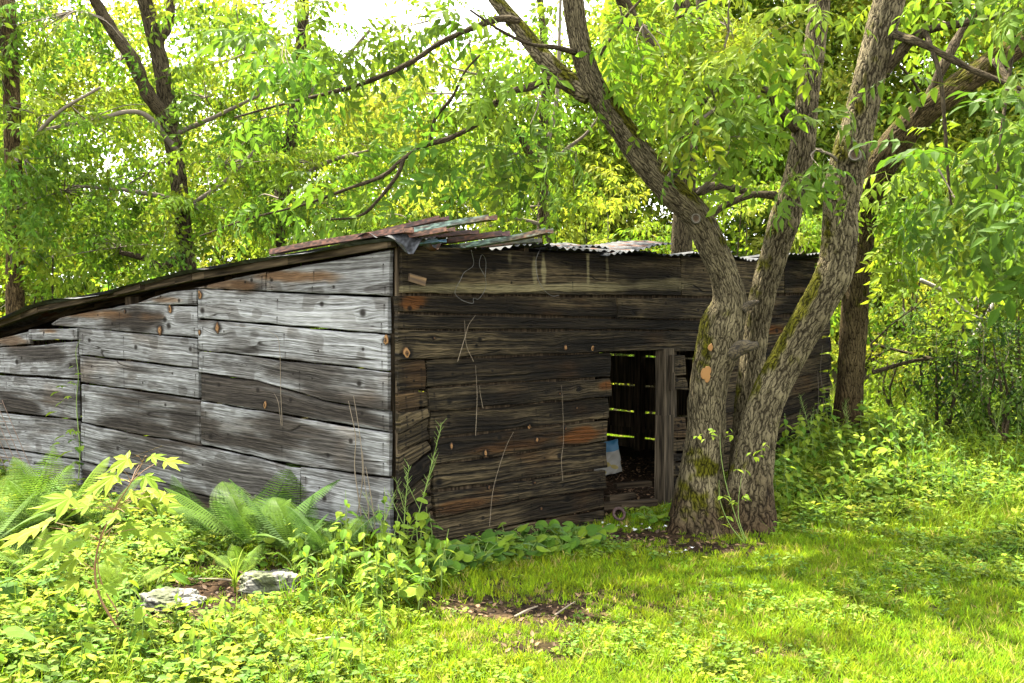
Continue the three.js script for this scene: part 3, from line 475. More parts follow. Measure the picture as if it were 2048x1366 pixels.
function mapleLeaf(size) { // five pointed lobes with teeth, folded a little along each rib
  const T = new Tris(), lobes = [[0, 1], [0.82, 0.86], [-0.82, 0.86], [1.75, 0.55], [-1.75, 0.55]].sort((a, b) => a[0] - b[0]), edge = [];
  edge.push([-2.75, 0.1]);
  lobes.forEach(([a, r], i) => { edge.push([a - 0.30, r * 0.55], [a - 0.2, r * 0.66], [a - 0.11, r * 0.72], [a, r], [a + 0.11, r * 0.72], [a + 0.2, r * 0.66], [a + 0.30, r * 0.55]); if (i < 4) { const b = lobes[i + 1]; edge.push([(a + b[0]) / 2, 0.38 * Math.min(r, b[1]) / 0.86]); } });
  edge.push([2.75, 0.1]);
  const P = ([a, r]) => { const rib = lobes.reduce((m, l) => Math.min(m, Math.abs(a - l[0])), 9); return [size * (0.25 + r * Math.cos(a) * 0.75), size * (0.06 * Math.min(rib, 0.5) - 0.16 * r * r), size * r * Math.sin(a) * 0.8]; };
  const c = [size * 0.25, 0.012 * size, 0]; for (let i = 0; i < edge.length - 1; i++) T.tri(c, P(edge[i + 1]), P(edge[i]));
  stripe(T, [-size * 0.75, 0.0, 0], c, 0.0013, [1.4, 0.7, 0.4]);
  return T;
}
const sprigMaple = [0, 1].map(() => sprig(6, () => mapleLeaf(rr(0.07, 0.11)).tint(new Array(3).fill(rr(0.85, 1.2))), 0.4).geo());
// tones of leaf: linear base colours
const TONE = { fresh: [0.118, 0.185, 0.009], deep: [0.050, 0.096, 0.006], mid: [0.076, 0.138, 0.009], yellow: [0.178, 0.228, 0.016], dark: [0.022, 0.048, 0.007] };
const vary = (t, a = 0.25) => { const k = rr(1 - a, 1 + a), w = rr(-0.2, 0.25); return [t[0] * k * (1 + w), t[1] * k, t[2] * k]; };
const heading = (d, droop, roll = 0.7) => { const yaw = Math.atan2(-d.z, d.x), pit = Math.atan2(d.y, Math.hypot(d.x, d.z)); return new THREE.Quaternion().setFromEuler(new THREE.Euler(rr(-roll, roll), yaw, clamp(pit, -0.6, 0.5) - droop, 'YZX')); };
// clusters: [px, py, rx px, ry px, distance, depth m, sprigs, tone]
function foliage(parent, base, clusters, sprigs, limbs, { size = [0.8, 1.25], twigR = 0.006, mat = LEAF, gap = 0.0, thin = 0.62, droop = [0.1, 0.7], twigMaterial = twigMat } = {}) {
  const lists = sprigs.map(() => []), twigs = [], nodes = limbs.flat().map((q) => q[0] ?? q);
  for (const [px, py, rx, ry, z, rz, n0, tone] of clusters) {
    const n = Math.max(2, Math.round(n0 * thin));
    const c = at(px, py, z), ax = rx * z / FOCAL, ay = ry * z / FOCAL, pick = () => { for (let k = 0; k < 20; k++) { const p = V(rr(-1, 1), rr(-1, 1), rr(-1, 1)); if (p.lengthSq() > 1) continue; const w = V(c.x + p.x * ax, c.y + p.y * ay, c.z + p.z * rz); if (n3(w.x * 1.9, w.y * 2.3, w.z * 1.9) > gap - 0.35) return w; } return c.clone(); };
    let root = c.clone(), bd = 1e9; for (const q of nodes) { const d = q.distanceTo(c) + (q.y > c.y + 0.3 ? 0.3 : 0); if (d < bd) { bd = d; root = q; } }
    const nt = Math.max(2, Math.round(n0 / 7)); let left = n;
    const hub = root.clone().lerp(c, 0.55).add(V(rr(-0.1, 0.1), rr(0, 0.15), rr(-0.1, 0.1)));
    if (bd > 0.55 && bd < 6) twigs.push(tube([root, root.clone().lerp(hub, 0.5).add(V(rr(-0.1, 0.1), rr(0, 0.15), rr(-0.1, 0.1)).multiplyScalar(Math.min(1, root.distanceTo(hub)))), hub], [twigR * 2.6, twigR * 2, twigR * 1.5], { n: 8, radial: 5 }));
    for (let k = 0; k < nt; k++) {
      const e = pick(), m = hub.clone().lerp(e, 0.5).add(V(rr(-0.15, 0.15), rr(-0.05, 0.16), rr(-0.15, 0.15)).multiplyScalar(Math.min(1, hub.distanceTo(e) * 0.9))), pts = [hub, m, e], cv = new THREE.CatmullRomCurve3(pts);
      if (hub.distanceTo(e) > 0.28) twigs.push(tube(pts, [twigR * 1.3, twigR * 0.8, twigR * 0.35], { n: 6, radial: 4, cap: false }));
      const here = k === nt - 1 ? left : Math.min(left, Math.max(1, Math.round(n / nt * rr(0.6, 1.4)))); left -= here;
      for (let i = 0; i < here; i++) { const t = Math.pow(rr(0.06, 1), 0.6), p = i % 3 === 0 ? pick() : cv.getPoint(t).add(V(gauss(), gauss() * 0.7, gauss()).multiplyScalar(0.16)), d = p.clone().sub(hub).normalize().add(V(rr(-0.8, 0.8), rr(-0.3, 0.3), rr(-0.8, 0.8))); lists[Math.floor(rnd() * sprigs.length)].push({ p, q: heading(d, rr(...droop)), s: rr(...size), c: vary(TONE[tone]) }); }
    }
  }
  lists.forEach((l, i) => { if (l.length) { const m = scatter('crown', sprigs[i], mat, l, parent, base); m.userData.kind = 'stuff'; } });
  if (twigs.length) { const m = part('twigs', mergeGeometries(twigs), twigMaterial, parent, base); m.userData.kind = 'stuff'; }
}

// ---------- the tree with three stems against the front of the shed ----------
seed(101);
const treeBase = onGround(1440, 1062), tree = thing('multi_stem_tree', treeBase, 'large tree with three thick leaning stems growing tight against the dark shed front', 'tree');
const mossL = (p, nx, ny) => { const a = p.clone().sub(at(1440, 640, 8.5)); return Math.max(0.75 * Math.exp(-((p.y - at(0, 690, 8.5).y) ** 2) / 0.12) * smooth(0.2, -0.7, nx), ny > 0.12 && p.y > 1.9 ? 0.35 + 0.9 * ny : 0, 0.55 * Math.exp(-((p.y - 0.15) ** 2) / 0.06)); };
const mossR = (p, nx, ny) => smooth(0.15, 0.62, ny) * 0.85 + smooth(0.3, -0.6, nx) * 0.25 + 0.35 * Math.exp(-((p.y - 2.7) ** 2) / 0.05);
const [stemL, qL] = trunk('stem', [[1405, 1085, 150, 8.5], [1404, 1040, 122, 8.5], [1402, 1000, 112, 8.5], [1401, 950, 90, 8.5], [1408, 900, 84, 8.5], [1412, 850, 82, 8.5], [1413, 800, 80, 8.5], [1423, 740, 84, 8.5], [1436, 700, 93, 8.5], [1446, 650, 94, 8.48], [1459, 604, 76, 8.46], [1450, 555, 62, 8.45], [1428, 503, 60, 8.43], [1393, 432, 62, 8.4], [1345, 384, 64, 8.4], [1292, 325, 59, 8.4], [1246, 260, 54, 8.4], [1206, 205, 50, 8.38], [1178, 150, 47, 8.35], [1158, 80, 45, 8.33], [1146, 0, 45, 8.3], [1136, -120, 42, 8.3], [1090, -380, 32, 8.2]], tree, treeBase, { moss: mossL, flare: 0.075, sd: 1 });
const [stemM, qM] = trunk('stem', [[1480, 1060, 96, 8.85], [1488, 960, 72, 8.88], [1494, 840, 60, 8.9], [1505, 720, 55, 8.92], [1523, 600, 55, 8.92], [1550, 505, 60, 8.92], [1569, 440, 66, 8.9], [1588, 375, 55, 8.9], [1604, 300, 51, 8.9], [1614, 200, 47, 8.9], [1628, 100, 45, 8.9], [1640, 0, 42, 8.9], [1655, -150, 38, 8.9], [1700, -400, 28, 9]], tree, treeBase, { moss: (p, nx, ny) => 0.3 * smooth(0.2, -0.8, nx), sd: 2 });
const [stemR, qR] = trunk('stem', [[1484, 1085, 150, 8.45], [1494, 1030, 112, 8.43], [1502, 960, 90, 8.4], [1512, 890, 82, 8.4], [1533, 805, 78, 8.4], [1580, 708, 74, 8.4], [1638, 605, 75, 8.4], [1668, 545, 78, 8.4], [1679, 480, 76, 8.4], [1681, 420, 74, 8.4], [1690, 355, 80, 8.38], [1704, 298, 76, 8.35], [1722, 230, 67, 8.33], [1740, 150, 64, 8.3], [1756, 80, 65, 8.3], [1779, 0, 66, 8.3], [1820, -130, 56, 8.3], [1900, -400, 40, 8.1]], tree, treeBase, { moss: mossR, flare: 0.055, sd: 3 });
const treeLimbs = [qL, qM, qR];
const [, qS] = trunk('branch', [[1180, 195, 38, 8.4], [1145, 168, 44, 8.42], [1105, 135, 40, 8.45], [1070, 95, 36, 8.5], [1030, 45, 32, 8.55], [992, 0, 28, 8.6], [930, -90, 24, 8.7], [800, -260, 16, 8.9]], tree, treeBase, { moss: (p, nx, ny) => 0.3 + smooth(0, 0.7, ny) * 0.6, radial: 40, sd: 5, relief: 0.008 }); treeLimbs.push(qS);
const B = (l, mat) => treeLimbs.push(limb('branch', l, tree, treeBase, mat));
B([[1140, 172, 24, 8.4], [1098, 165, 18, 8.38], [1060, 172, 16, 8.36], [1020, 190, 14, 8.36], [985, 216, 13, 8.4], [958, 248, 11, 8.4], [900, 274, 10, 8.45], [850, 290, 9, 8.5], [805, 318, 8, 8.5], [772, 350, 8, 8.5], [700, 378, 7, 8.6], [610, 410, 5, 8.7], [500, 436, 4, 8.8], [400, 472, 3, 9]]);
B([[1040, 42, 16, 8.5], [1000, 32, 14, 8.5], [930, 60, 12, 8.5], [870, 88, 11, 8.5], [830, 118, 10, 8.5], [740, 163, 9, 8.6], [640, 190, 8, 8.8], [570, 206, 6, 9], [470, 235, 4, 9.2]]);
B([[808, 316, 9, 8.5], [795, 345, 8, 8.45], [760, 395, 7, 8.45], [720, 430, 6, 8.5], [650, 440, 4, 8.5]]);
B([[860, 286, 8, 8.5], [870, 240, 7, 8.5], [905, 190, 6, 8.4], [930, 140, 5, 8.4], [960, 110, 4, 8.4]]);
B([[1150, 105, 12, 8.3], [1110, 95, 10, 8.1], [1060, 90, 8, 8.0], [1000, 60, 6, 7.9], [940, 20, 5, 7.8]]);
B([[1200, 110, 8, 8.3], [1215, 85, 7, 8.3], [1245, 40, 6, 8.3], [1290, -10, 4, 8.3]]);
B([[1592, 258, 26, 8.85], [1562, 214, 21, 8.8], [1525, 185, 17, 8.75], [1480, 172, 13, 8.7], [1430, 185, 9, 8.6], [1370, 230, 6, 8.5]]);
B([[1552, 392, 18, 8.85], [1510, 388, 14, 8.8], [1470, 396, 13, 8.75], [1432, 425, 12, 8.7], [1418, 445, 11, 8.6]]);
B([[1395, 385, 18, 8.45], [1430, 372, 17, 8.6], [1470, 372, 16, 8.9], [1500, 386, 13, 9.2]]);
B([[1765, 150, 26, 8.3], [1800, 100, 22, 8.2], [1850, 62, 19, 8.1], [1930, 45, 15, 8.0], [2060, 20, 10, 7.8]]);
B([[1790, 70, 18, 8.2], [1850, 95, 15, 8.0], [1940, 140, 12, 7.8], [2060, 185, 8, 7.6]]);
B([[1700, -120, 40, 8.3], [1860, -180, 32, 8], [2100, -220, 24, 7.3], [2350, -260, 14, 6.6]]);
B([[1140, -60, 30, 8.3], [1250, -200, 26, 7.8], [1380, -300, 18, 7]]);
B([[2010, -215, 16, 7.5], [2030, -60, 12, 7.2], [2020, 120, 9, 7], [2000, 280, 7, 6.8], [1990, 420, 4, 6.7]]);
B([[1850, 62, 12, 8.1], [1880, 150, 9, 7.8], [1890, 260, 7, 7.7], [1900, 380, 5, 7.7], [1912, 470, 3, 7.7]]);
{ const stubMat = new THREE.MeshStandardMaterial({ map: barkTex, bumpMap: barkBump, bumpScale: 0.006, color: new THREE.Color(0.7, 0.62, 0.5), roughness: 0.95 }); // stubs, scars and the two fresh wounds
  const stub = (l) => limb('broken_stub', l, tree, treeBase, stubMat, 10);
  stub([[1462, 705, 40, 8.4], [1486, 694, 26, 8.32], [1502, 690, 20, 8.28], [1516, 688, 11, 8.26]]); stub([[1486, 618, 22, 8.38], [1500, 610, 14, 8.34], [1516, 603, 6, 8.3]]); stub([[1338, 362, 18, 8.2], [1346, 350, 16, 8.1], [1350, 344, 15, 8.06]]);
  const woundMat = new THREE.MeshStandardMaterial({ color: new THREE.Color(0.18, 0.085, 0.02), roughness: 0.85, bumpMap: barkBump, bumpScale: 0.004 });
  const scar = (x, y, z, r, ring) => { const c = at(x, y, z), n = V(EYE.x - c.x, 0, EYE.z - c.z).normalize(); const T = new Tris(), seg = 18, X = V(0, 1, 0).cross(n).normalize(), R = ring ? [[0, 0.012], [0.45, 0.012], [0.62, 0.014], [0.7, 0.03], [0.88, 0.034], [1.05, 0.0], [1.1, -0.03]] : [[0, 0.005], [0.6, 0.005], [0.9, 0.004], [1, -0.012]]; const P = (k, i) => { const a = i / seg * 2 * Math.PI, w = r * R[k][0] * (1 + (ring ? 0.08 : 0.4) * n2(Math.cos(a) * 1.4 + x, Math.sin(a) * 2)), p = c.clone().addScaledVector(X, Math.cos(a) * w * (ring ? 1 : 0.75)).addScaledVector(V(0, 1, 0), Math.sin(a) * w * 1.1).addScaledVector(n, R[k][1]); return [p.x, p.y, p.z]; }; for (let k = 0; k < R.length - 1; k++) for (let i = 0; i < seg; i++) T.quad(P(k, i), P(k + 1, i), P(k + 1, i + 1), P(k, i + 1), ring ? [[0.06, 0.04, 0.024], [0.11, 0.08, 0.055], [0.012, 0.01, 0.008], [0.12, 0.105, 0.08], [0.09, 0.08, 0.06], [0.06, 0.06, 0.035]][k] : [1, 1, 1]); return T.geo(!!ring); };
  const onStem = (x, y, q) => { const h = at(x, y, 8.4).y; let c = q[0][0], r = q[0][1]; for (let i = 1; i < q.length; i++) { const a = q[i - 1][0], b = q[i][0]; if ((a.y - h) * (b.y - h) <= 0 && a.y !== b.y) { const t = (h - a.y) / (b.y - a.y); c = a.clone().lerp(b, t); r = mix(q[i - 1][1], q[i][1], t); break; } } const dx = clamp((at(x, y, -c.z).x - c.x) / r, -0.8, 0.8); return -(c.z + r * Math.sqrt(1 - dx * dx)) - 0.014; };
  part('bark_wound', scar(1413, 748, onStem(1413, 748, qL) + 0.008, 0.05), woundMat, tree, treeBase); part('bark_wound', scar(1421, 693, onStem(1421, 693, qL) + 0.008, 0.024), woundMat, tree, treeBase);
  part('branch_scar', scar(1710, 310, onStem(1710, 310, qR), 0.044, 1), knotMat, tree, treeBase); part('branch_scar', scar(1660, 372, onStem(1660, 372, qR), 0.05, 1), knotMat, tree, treeBase); part('branch_scar', scar(1392, 437, onStem(1392, 437, qL), 0.034, 1), knotMat, tree, treeBase); part('branch_scar', scar(1703, 252, onStem(1703, 252, qR), 0.022, 1), knotMat, tree, treeBase);
}
foliage(tree, treeBase, [
  [1330, 110, 100, 80, 8.2, 0.6, 34, 'fresh'], [1430, 170, 90, 80, 8.0, 0.6, 34, 'fresh'], [1470, 290, 60, 80, 8.0, 0.4, 20, 'mid'], [1540, 60, 90, 60, 8.0, 0.5, 24, 'fresh'], [1630, 330, 50, 60, 7.9, 0.3, 14, 'mid'], [1240, 40, 60, 50, 8.2, 0.5, 9, 'fresh'],
  [1480, 30, 90, 60, 8.3, 0.6, 24, 'fresh'], [1880, 0, 80, 40, 7.6, 0.4, 8, 'mid'], [2000, 20, 80, 50, 7.2, 0.6, 16, 'mid'], [1985, 270, 75, 100, 6.8, 0.5, 30, 'deep'], [2010, 400, 70, 110, 6.6, 0.4, 32, 'deep'], [1900, 350, 55, 80, 7.5, 0.4, 12, 'deep'], [1905, 470, 50, 60, 7.7, 0.3, 10, 'fresh'], 
  [590, 130, 130, 90, 9.0, 0.8, 40, 'mid'], [800, 150, 60, 40, 8.6, 0.4, 9, 'mid'], [870, 270, 80, 50, 8.5, 0.4, 12, 'mid'], [1000, 270, 70, 50, 8.4, 0.4, 13, 'deep'], [700, 300, 60, 50, 8.6, 0.4, 9, 'mid'], [950, 110, 50, 40, 8.4, 0.3, 8, 'mid'], [1080, 250, 40, 50, 8.3, 0.3, 9, 'mid'], [1040, 110, 50, 40, 8.3, 0.3, 8, 'fresh'], [740, 420, 90, 40, 8.5, 0.4, 10, 'mid'], [560, 420, 90, 40, 8.8, 0.4, 12, 'mid'], [680, 60, 80, 60, 8.7, 0.5, 14, 'mid'], [860, 30, 90, 50, 8.6, 0.5, 12, 'mid'],
], sprigAsh, treeLimbs, { thin: 0.42 });
{ // the crown above the picture; its last blob is added to shade the eave
  seed(202); const ls = [[], [], []]; const blobs = [[1.6, 5.6, -8.6, 2.6, 1.2, 2.2, 12], [4.2, 5.4, -7.6, 2.2, 1.3, 2.0, 8], [-1.6, 5.9, -9.2, 1.9, 1.0, 1.5, 16], [2.6, 7.4, -8.4, 2.9, 1.2, 2.5, 18], [-0.1, 5.8, -10.2, 1.7, 0.7, 1.3, 44]];
  for (const [x, y, z, a, b, c, n] of blobs) for (let i = 0; i < n; i++) { let p; do p = V(rr(-1, 1), rr(-1, 1), rr(-1, 1)); while (p.lengthSq() > 1); ls[i % 3].push({ p: V(x + p.x * a, y + p.y * b, z + p.z * c), q: heading(V(gauss(), 0.1 * gauss(), gauss()), rr(0.1, 0.6)), s: rr(1.2, 1.8), c: vary(TONE.mid) }); }
  ls.forEach((l, i) => scatter('crown', sprigAsh[i], LEAF, l, tree, treeBase));
  for (const [a, b, r] of [[V(0.55, 4.9, -8.2), V(-0.9, 6.4, -8.9), 0.07], [V(2.6, 5.0, -9.0), V(2.2, 7.6, -8.6), 0.07], [V(3.1, 5.0, -8.1), V(4.4, 6.6, -7.4), 0.09], [V(3.1, 5.0, -8.1), V(2.9, 7.6, -8.2), 0.07]]) part('branch', tube([a, a.clone().lerp(b, 0.5).add(V(0.15, 0.1, -0.1)), b], [r, r * 0.7, r * 0.25], { n: 14, radial: 10, uvw: 0.25 }), barkPlain, tree, treeBase);
}
console.log('front tree');

// ---------- trees behind the shed ----------
function backTree(label, group, main, forks, clusters, sprigs, sd, opt = {}) {
  seed(sd); const z = main[0][3], b0 = at(main[0][0], main[0][1], z), base = V(b0.x, landHeight(b0.x, b0.z) - 0.05, b0.z), g = thing('tree', base, label, 'tree', group);
  const toGround = [[main[0][0], main[0][1] + (b0.y - base.y) / z * FOCAL, main[0][2] * 1.25, z], ...main];
  const [, q] = trunk('trunk', toGround, g, base, { radial: 28, step: 0.06, relief: 0.014, sd, tint: opt.tint ?? [0.62, 0.6, 0.58] });
  const limbs = [q]; for (const f of forks) limbs.push(limb('branch', f, g, base, f[0][2] < 14 ? twigMat : barkPlain, 10));
  foliage(g, base, clusters, sprigs, limbs, opt); return g;
}
backTree('grey forked tree rising behind the low side of the shed roof', null, [[376, 540, 36, 12.6], [366, 450, 34, 12.6], [352, 320, 36, 12.6], [340, 250, 38, 12.6], [322, 130, 34, 12.6], [300, 40, 32, 12.6], [285, -20, 30, 12.6], [260, -200, 24, 12.6]],
  [[[346, 250, 30, 12.6], [300, 185, 28, 12.5], [255, 120, 26, 12.4], [215, 40, 24, 12.3], [185, -30, 20, 12.2], [120, -200, 14, 12]], [[318, 80, 22, 12.6], [340, 40, 20, 12.7], [345, -20, 16, 12.8]], [[352, 300, 12, 12.5], [280, 225, 10, 12.2], [180, 240, 8, 12], [80, 260, 5, 11.8]], [[370, 500, 20, 12.5], [320, 530, 18, 12.3], [280, 515, 14, 12.2], [240, 505, 9, 12]], [[345, 270, 12, 12.6], [430, 230, 9, 12.4], [520, 190, 6, 12.2]], [[362, 420, 10, 12.5], [440, 370, 8, 12.3], [520, 290, 5, 12]], [[362, 400, 10, 12.5], [250, 380, 8, 12.2], [120, 370, 5, 12]]],
  [[110, 60, 150, 90, 12, 1.2, 100, 'mid'], [230, 130, 90, 80, 13, 1, 34, 'yellow'], [60, -20, 120, 60, 12.3, 1, 40, 'fresh'], [400, 0, 110, 50, 12.8, 1, 40, 'yellow'], [330, 40, 90, 60, 13.2, 0.5, 26, 'mid'], [180, 250, 170, 90, 12, 1.2, 110, 'fresh'], [415, 200, 100, 90, 12.6, 0.8, 60, 'mid'], [470, 330, 120, 80, 12.2, 1, 75, 'fresh'], [280, 380, 140, 80, 13.0, 0.6, 90, 'mid'], [130, 400, 150, 90, 11.9, 1.1, 100, 'mid'], [470, 80, 110, 80, 12, 1, 60, 'fresh'], [200, 500, 180, 60, 12, 0.9, 90, 'mid'], [420, 440, 120, 70, 12.2, 0.9, 70, 'fresh'], [40, 250, 80, 100, 11.8, 0.8, 50, 'mid']], sprigElder, 301, { thin: 0.5, size: [0.7, 1.1] });
backTree('dark slender tree second from the left behind the shed roof', null, [[556, 470, 30, 13.6], [562, 400, 30, 13.6], [580, 290, 32, 13.6], [592, 200, 30, 13.6], [603, 90, 26, 13.6], [606, 0, 24, 13.6], [600, -150, 18, 13.6]],
  [[[590, 210, 12, 13.6], [660, 150, 9, 13.4], [740, 60, 6, 13.2]], [[575, 320, 12, 13.6], [500, 250, 9, 13.4], [430, 200, 6, 13.2]], [[566, 380, 12, 13.6], [650, 330, 9, 13.4], [740, 300, 5, 13.2]]],
  [[600, 60, 110, 70, 13.4, 1, 60, 'fresh'], [560, 230, 110, 80, 13.2, 0.9, 50, 'mid'], [620, 340, 130, 70, 13.2, 1, 70, 'fresh'], [520, 420, 120, 60, 13.2, 1, 60, 'mid'], [680, 420, 120, 50, 13.2, 0.9, 45, 'mid'], [720, 300, 70, 50, 13.4, 0.8, 24, 'fresh'], [450, 20, 100, 40, 13.2, 0.8, 26, 'mid']], sprigElder, 302, { thin: 0.5, size: [0.7, 1.1] });
backTree('brown shaggy trunk at the far left edge above the shed', null, [[30, 560, 36, 11.8], [28, 420, 36, 11.8], [26, 300, 34, 11.8], [22, 150, 34, 11.8], [16, 40, 32, 11.8], [12, -60, 30, 11.8], [0, -220, 22, 11.8]],
  [[[20, 110, 20, 11.8], [-20, 60, 18, 11.7], [-60, -20, 12, 11.6]], [[26, 330, 10, 11.7], [110, 230, 8, 11.4], [200, 175, 5, 11.2]], [[28, 420, 10, 11.8], [-60, 380, 8, 11.6]]],
  [[-60, 120, 100, 120, 11.6, 1, 50, 'fresh'], [60, 330, 100, 70, 11.4, 0.8, 50, 'mid'], [-80, 360, 110, 110, 11.5, 0.9, 60, 'mid'], [50, 480, 120, 80, 11.5, 0.8, 60, 'fresh']], sprigElder, 303, { thin: 0.5, size: [0.7, 1.1], tint: [0.85, 0.72, 0.58] });
backTree('thin grey tree with upswept forks behind the rusty roof channels', null, [[1088, 470, 26, 14], [1087, 400, 24, 14], [1083, 330, 22, 14], [1087, 240, 19, 14], [1092, 150, 17, 14], [1086, 60, 15, 14], [1078, -20, 13, 14], [1070, -160, 9, 14]],
  [[[1084, 345, 17, 14], [1056, 300, 15, 13.9], [1030, 255, 12, 13.8], [990, 190, 9, 13.6], [960, 150, 6, 13.5]], [[1088, 345, 10, 14], [1130, 300, 8, 13.9], [1170, 270, 6, 13.8], [1200, 230, 4, 13.7]], [[1088, 300, 10, 14], [1108, 230, 9, 14.1], [1116, 130, 8, 14.2], [1120, 20, 6, 14.3], [1124, -60, 5, 14.3]], [[1086, 450, 8, 14], [1030, 440, 6, 13.8], [980, 452, 4, 13.6]]],
  [[1020, 230, 70, 50, 13.6, 0.8, 34, 'mid'], [1000, 330, 70, 60, 13.6, 0.8, 34, 'fresh'], [1150, 340, 50, 60, 13.8, 0.7, 20, 'fresh'], [900, 250, 70, 40, 13.5, 0.7, 22, 'fresh'], [1010, 170, 50, 40, 13.5, 0.6, 14, 'mid'], [1080, 410, 70, 50, 13.6, 0.6, 22, 'fresh'], [900, 60, 90, 60, 13.5, 0.8, 30, 'fresh'], [800, 140, 90, 70, 13.4, 1, 32, 'yellow'], [960, 180, 70, 60, 13.4, 0.8, 24, 'fresh'], [760, 230, 80, 50, 13.4, 0.8, 24, 'yellow'], [1060, 60, 60, 60, 13.6, 0.6, 16, 'fresh']], sprigElder, 304);
backTree('thick forked trunk seen between the leaning stems of the big tree', null, [[1362, 560, 46, 13.2], [1364, 470, 45, 13.2], [1370, 380, 44, 13.2], [1372, 300, 47, 13.2], [1374, 220, 50, 13.2], [1380, 140, 40, 13.2], [1374, 60, 35, 13.2], [1360, -10, 34, 13.2], [1340, -180, 26, 13.2]],
  [[[1362, 240, 38, 13.1], [1335, 180, 34, 13.0], [1312, 110, 30, 12.9], [1280, 40, 28, 12.8], [1240, -10, 24, 12.7], [1160, -130, 16, 12.5]], [[1385, 150, 30, 13.2], [1400, 70, 26, 13.2], [1404, -20, 22, 13.2]], [[1352, 225, 20, 13.1], [1310, 195, 18, 12.9], [1265, 150, 16, 12.8], [1220, 130, 12, 12.7]], [[1375, 260, 9, 13.2], [1450, 210, 7, 13], [1540, 190, 5, 12.8]]],
  [[1290, 90, 90, 70, 12.8, 1, 40, 'yellow'], [1400, 110, 100, 80, 12.9, 1, 44, 'fresh'], [1250, 200, 60, 60, 12.9, 0.8, 22, 'fresh'], [1460, 50, 90, 60, 12.8, 0.9, 36, 'yellow'], [1440, 330, 60, 70, 13, 0.8, 24, 'fresh']], sprigElder, 305);
{ // the mossy leaning trunk at the end of the shed
  seed(306); const base = onGround(1698, 872), g = thing('mossy_tree', base, 'dark mossy trunk at the far end of the shed that bends over to the right', 'tree'); const z = -base.z;
  const [, q] = trunk('trunk', [[1695, 890, 76, z], [1697, 840, 62, z], [1701, 760, 57, z], [1707, 660, 57, z], [1713, 560, 58, z], [1720, 480, 60, z], [1733, 400, 66, z - 0.2], [1760, 335, 68, z - 0.4], [1797, 278, 64, z - 0.6], [1845, 228, 58, z - 0.8], [1912, 176, 55, z - 1], [1985, 126, 52, z - 1.1], [2060, 74, 50, z - 1.2], [2200, -40, 44, z - 1.4], [2400, -200, 38, z - 1.6]], g, base, { moss: (p, nx, ny) => p.y > 2.3 ? 0.3 + 0.5 * ny : 0.1, radial: 64, step: 0.025, tint: [0.7, 0.62, 0.5], sd: 9, flare: 0.03 });
  const ls = [q]; for (const l of [[[1850, 215, 22, z - 0.8], [1890, 120, 19, z - 1], [1930, 60, 16, z - 1], [1990, -20, 12, z - 1.2]], [[1810, 260, 9, z - 0.7], [1840, 210, 8, z - 1], [1830, 170, 6, z - 1.2], [1800, 130, 4, z - 1.4]], [[1990, 120, 16, z - 1.2], [2040, 200, 12, z - 1.5], [2090, 330, 8, z - 1.8]], [[1740, 400, 9, z - 0.2], [1800, 395, 7, z - 0.4], [1880, 420, 5, z - 0.6], [1960, 400, 3, z - 0.8]]]) ls.push(limb('branch', l, g, base, barkPlain));
  foliage(g, base, [[1800, 370, 70, 50, z - 0.6, 0.6, 22, 'fresh'], [1900, 420, 80, 60, z - 0.8, 0.7, 30, 'fresh'], [1990, 320, 90, 90, z - 1.2, 0.8, 46, 'fresh'], [1940, 20, 110, 50, z, 0.6, 22, 'fresh'], [1880, 60, 50, 40, z + 0.3, 0.4, 8, 'fresh'], [2060, 480, 60, 80, z - 1.2, 0.6, 30, 'mid'], [1780, 480, 50, 50, z - 0.2, 0.5, 16, 'fresh']], sprigAsh, ls);
}
console.log('trees');

// ---------- the wood beyond ----------
{
  seed(401); const ls = [[], []];
  const top = (px) => (px < 300 ? 60 : px < 650 ? mix(60, 130, (px - 300) / 350) : px < 1180 ? 150 + 30 * Math.sin(px / 70) : mix(160, -190, clamp((px - 1180) / 130))) ;
  for (let i = 0; i < 18000; i++) {
    const px = i % 3 ? rr(-500, 2550) : rr(1150, 2200), z = rr(19, 31), t = top(px) + 40 * n2(px / 60, 3) - 25 * n2(px / 24, z / 3), p0 = at(px, 560, z), hTop = at(px, t, 24).y, k = Math.pow(rnd(), 0.85), y = landHeight(p0.x, p0.z) + k * (hTop + 0.2) + gauss() * 0.2;
    const hole = n3(p0.x * 0.7, y * 0.9, z * 0.5); if (hole < -0.28 || (k > 0.55 && hole < -0.05 && rnd() < 0.7)) continue;
    const tone = hole > 0.25 ? 'fresh' : rnd() < 0.18 ? 'mid' : 'yellow';
    ls[i % 2].push({ p: V(p0.x, y, p0.z), q: new THREE.Quaternion().setFromEuler(new THREE.Euler(rr(-0.4, 0.4), rr(0, 6.3), rr(-0.4, 0.4))), s: rr(0.8, 1.5), c: vary(TONE[tone], 0.3) });
  }
  const g = sprigFar[0]; void g;
  tag(scatter('far_wood', sprigFar[0], LEAF, ls[0]), 'mass of sunlit yellow-green leaves of the wood beyond the shed', 'woodland', null, 'stuff');
  tag(scatter('far_wood', sprigFar[1], LEAF, ls[1]), 'sunlit leaf mass filling the distance between the trunks', 'woodland', null, 'stuff');
}
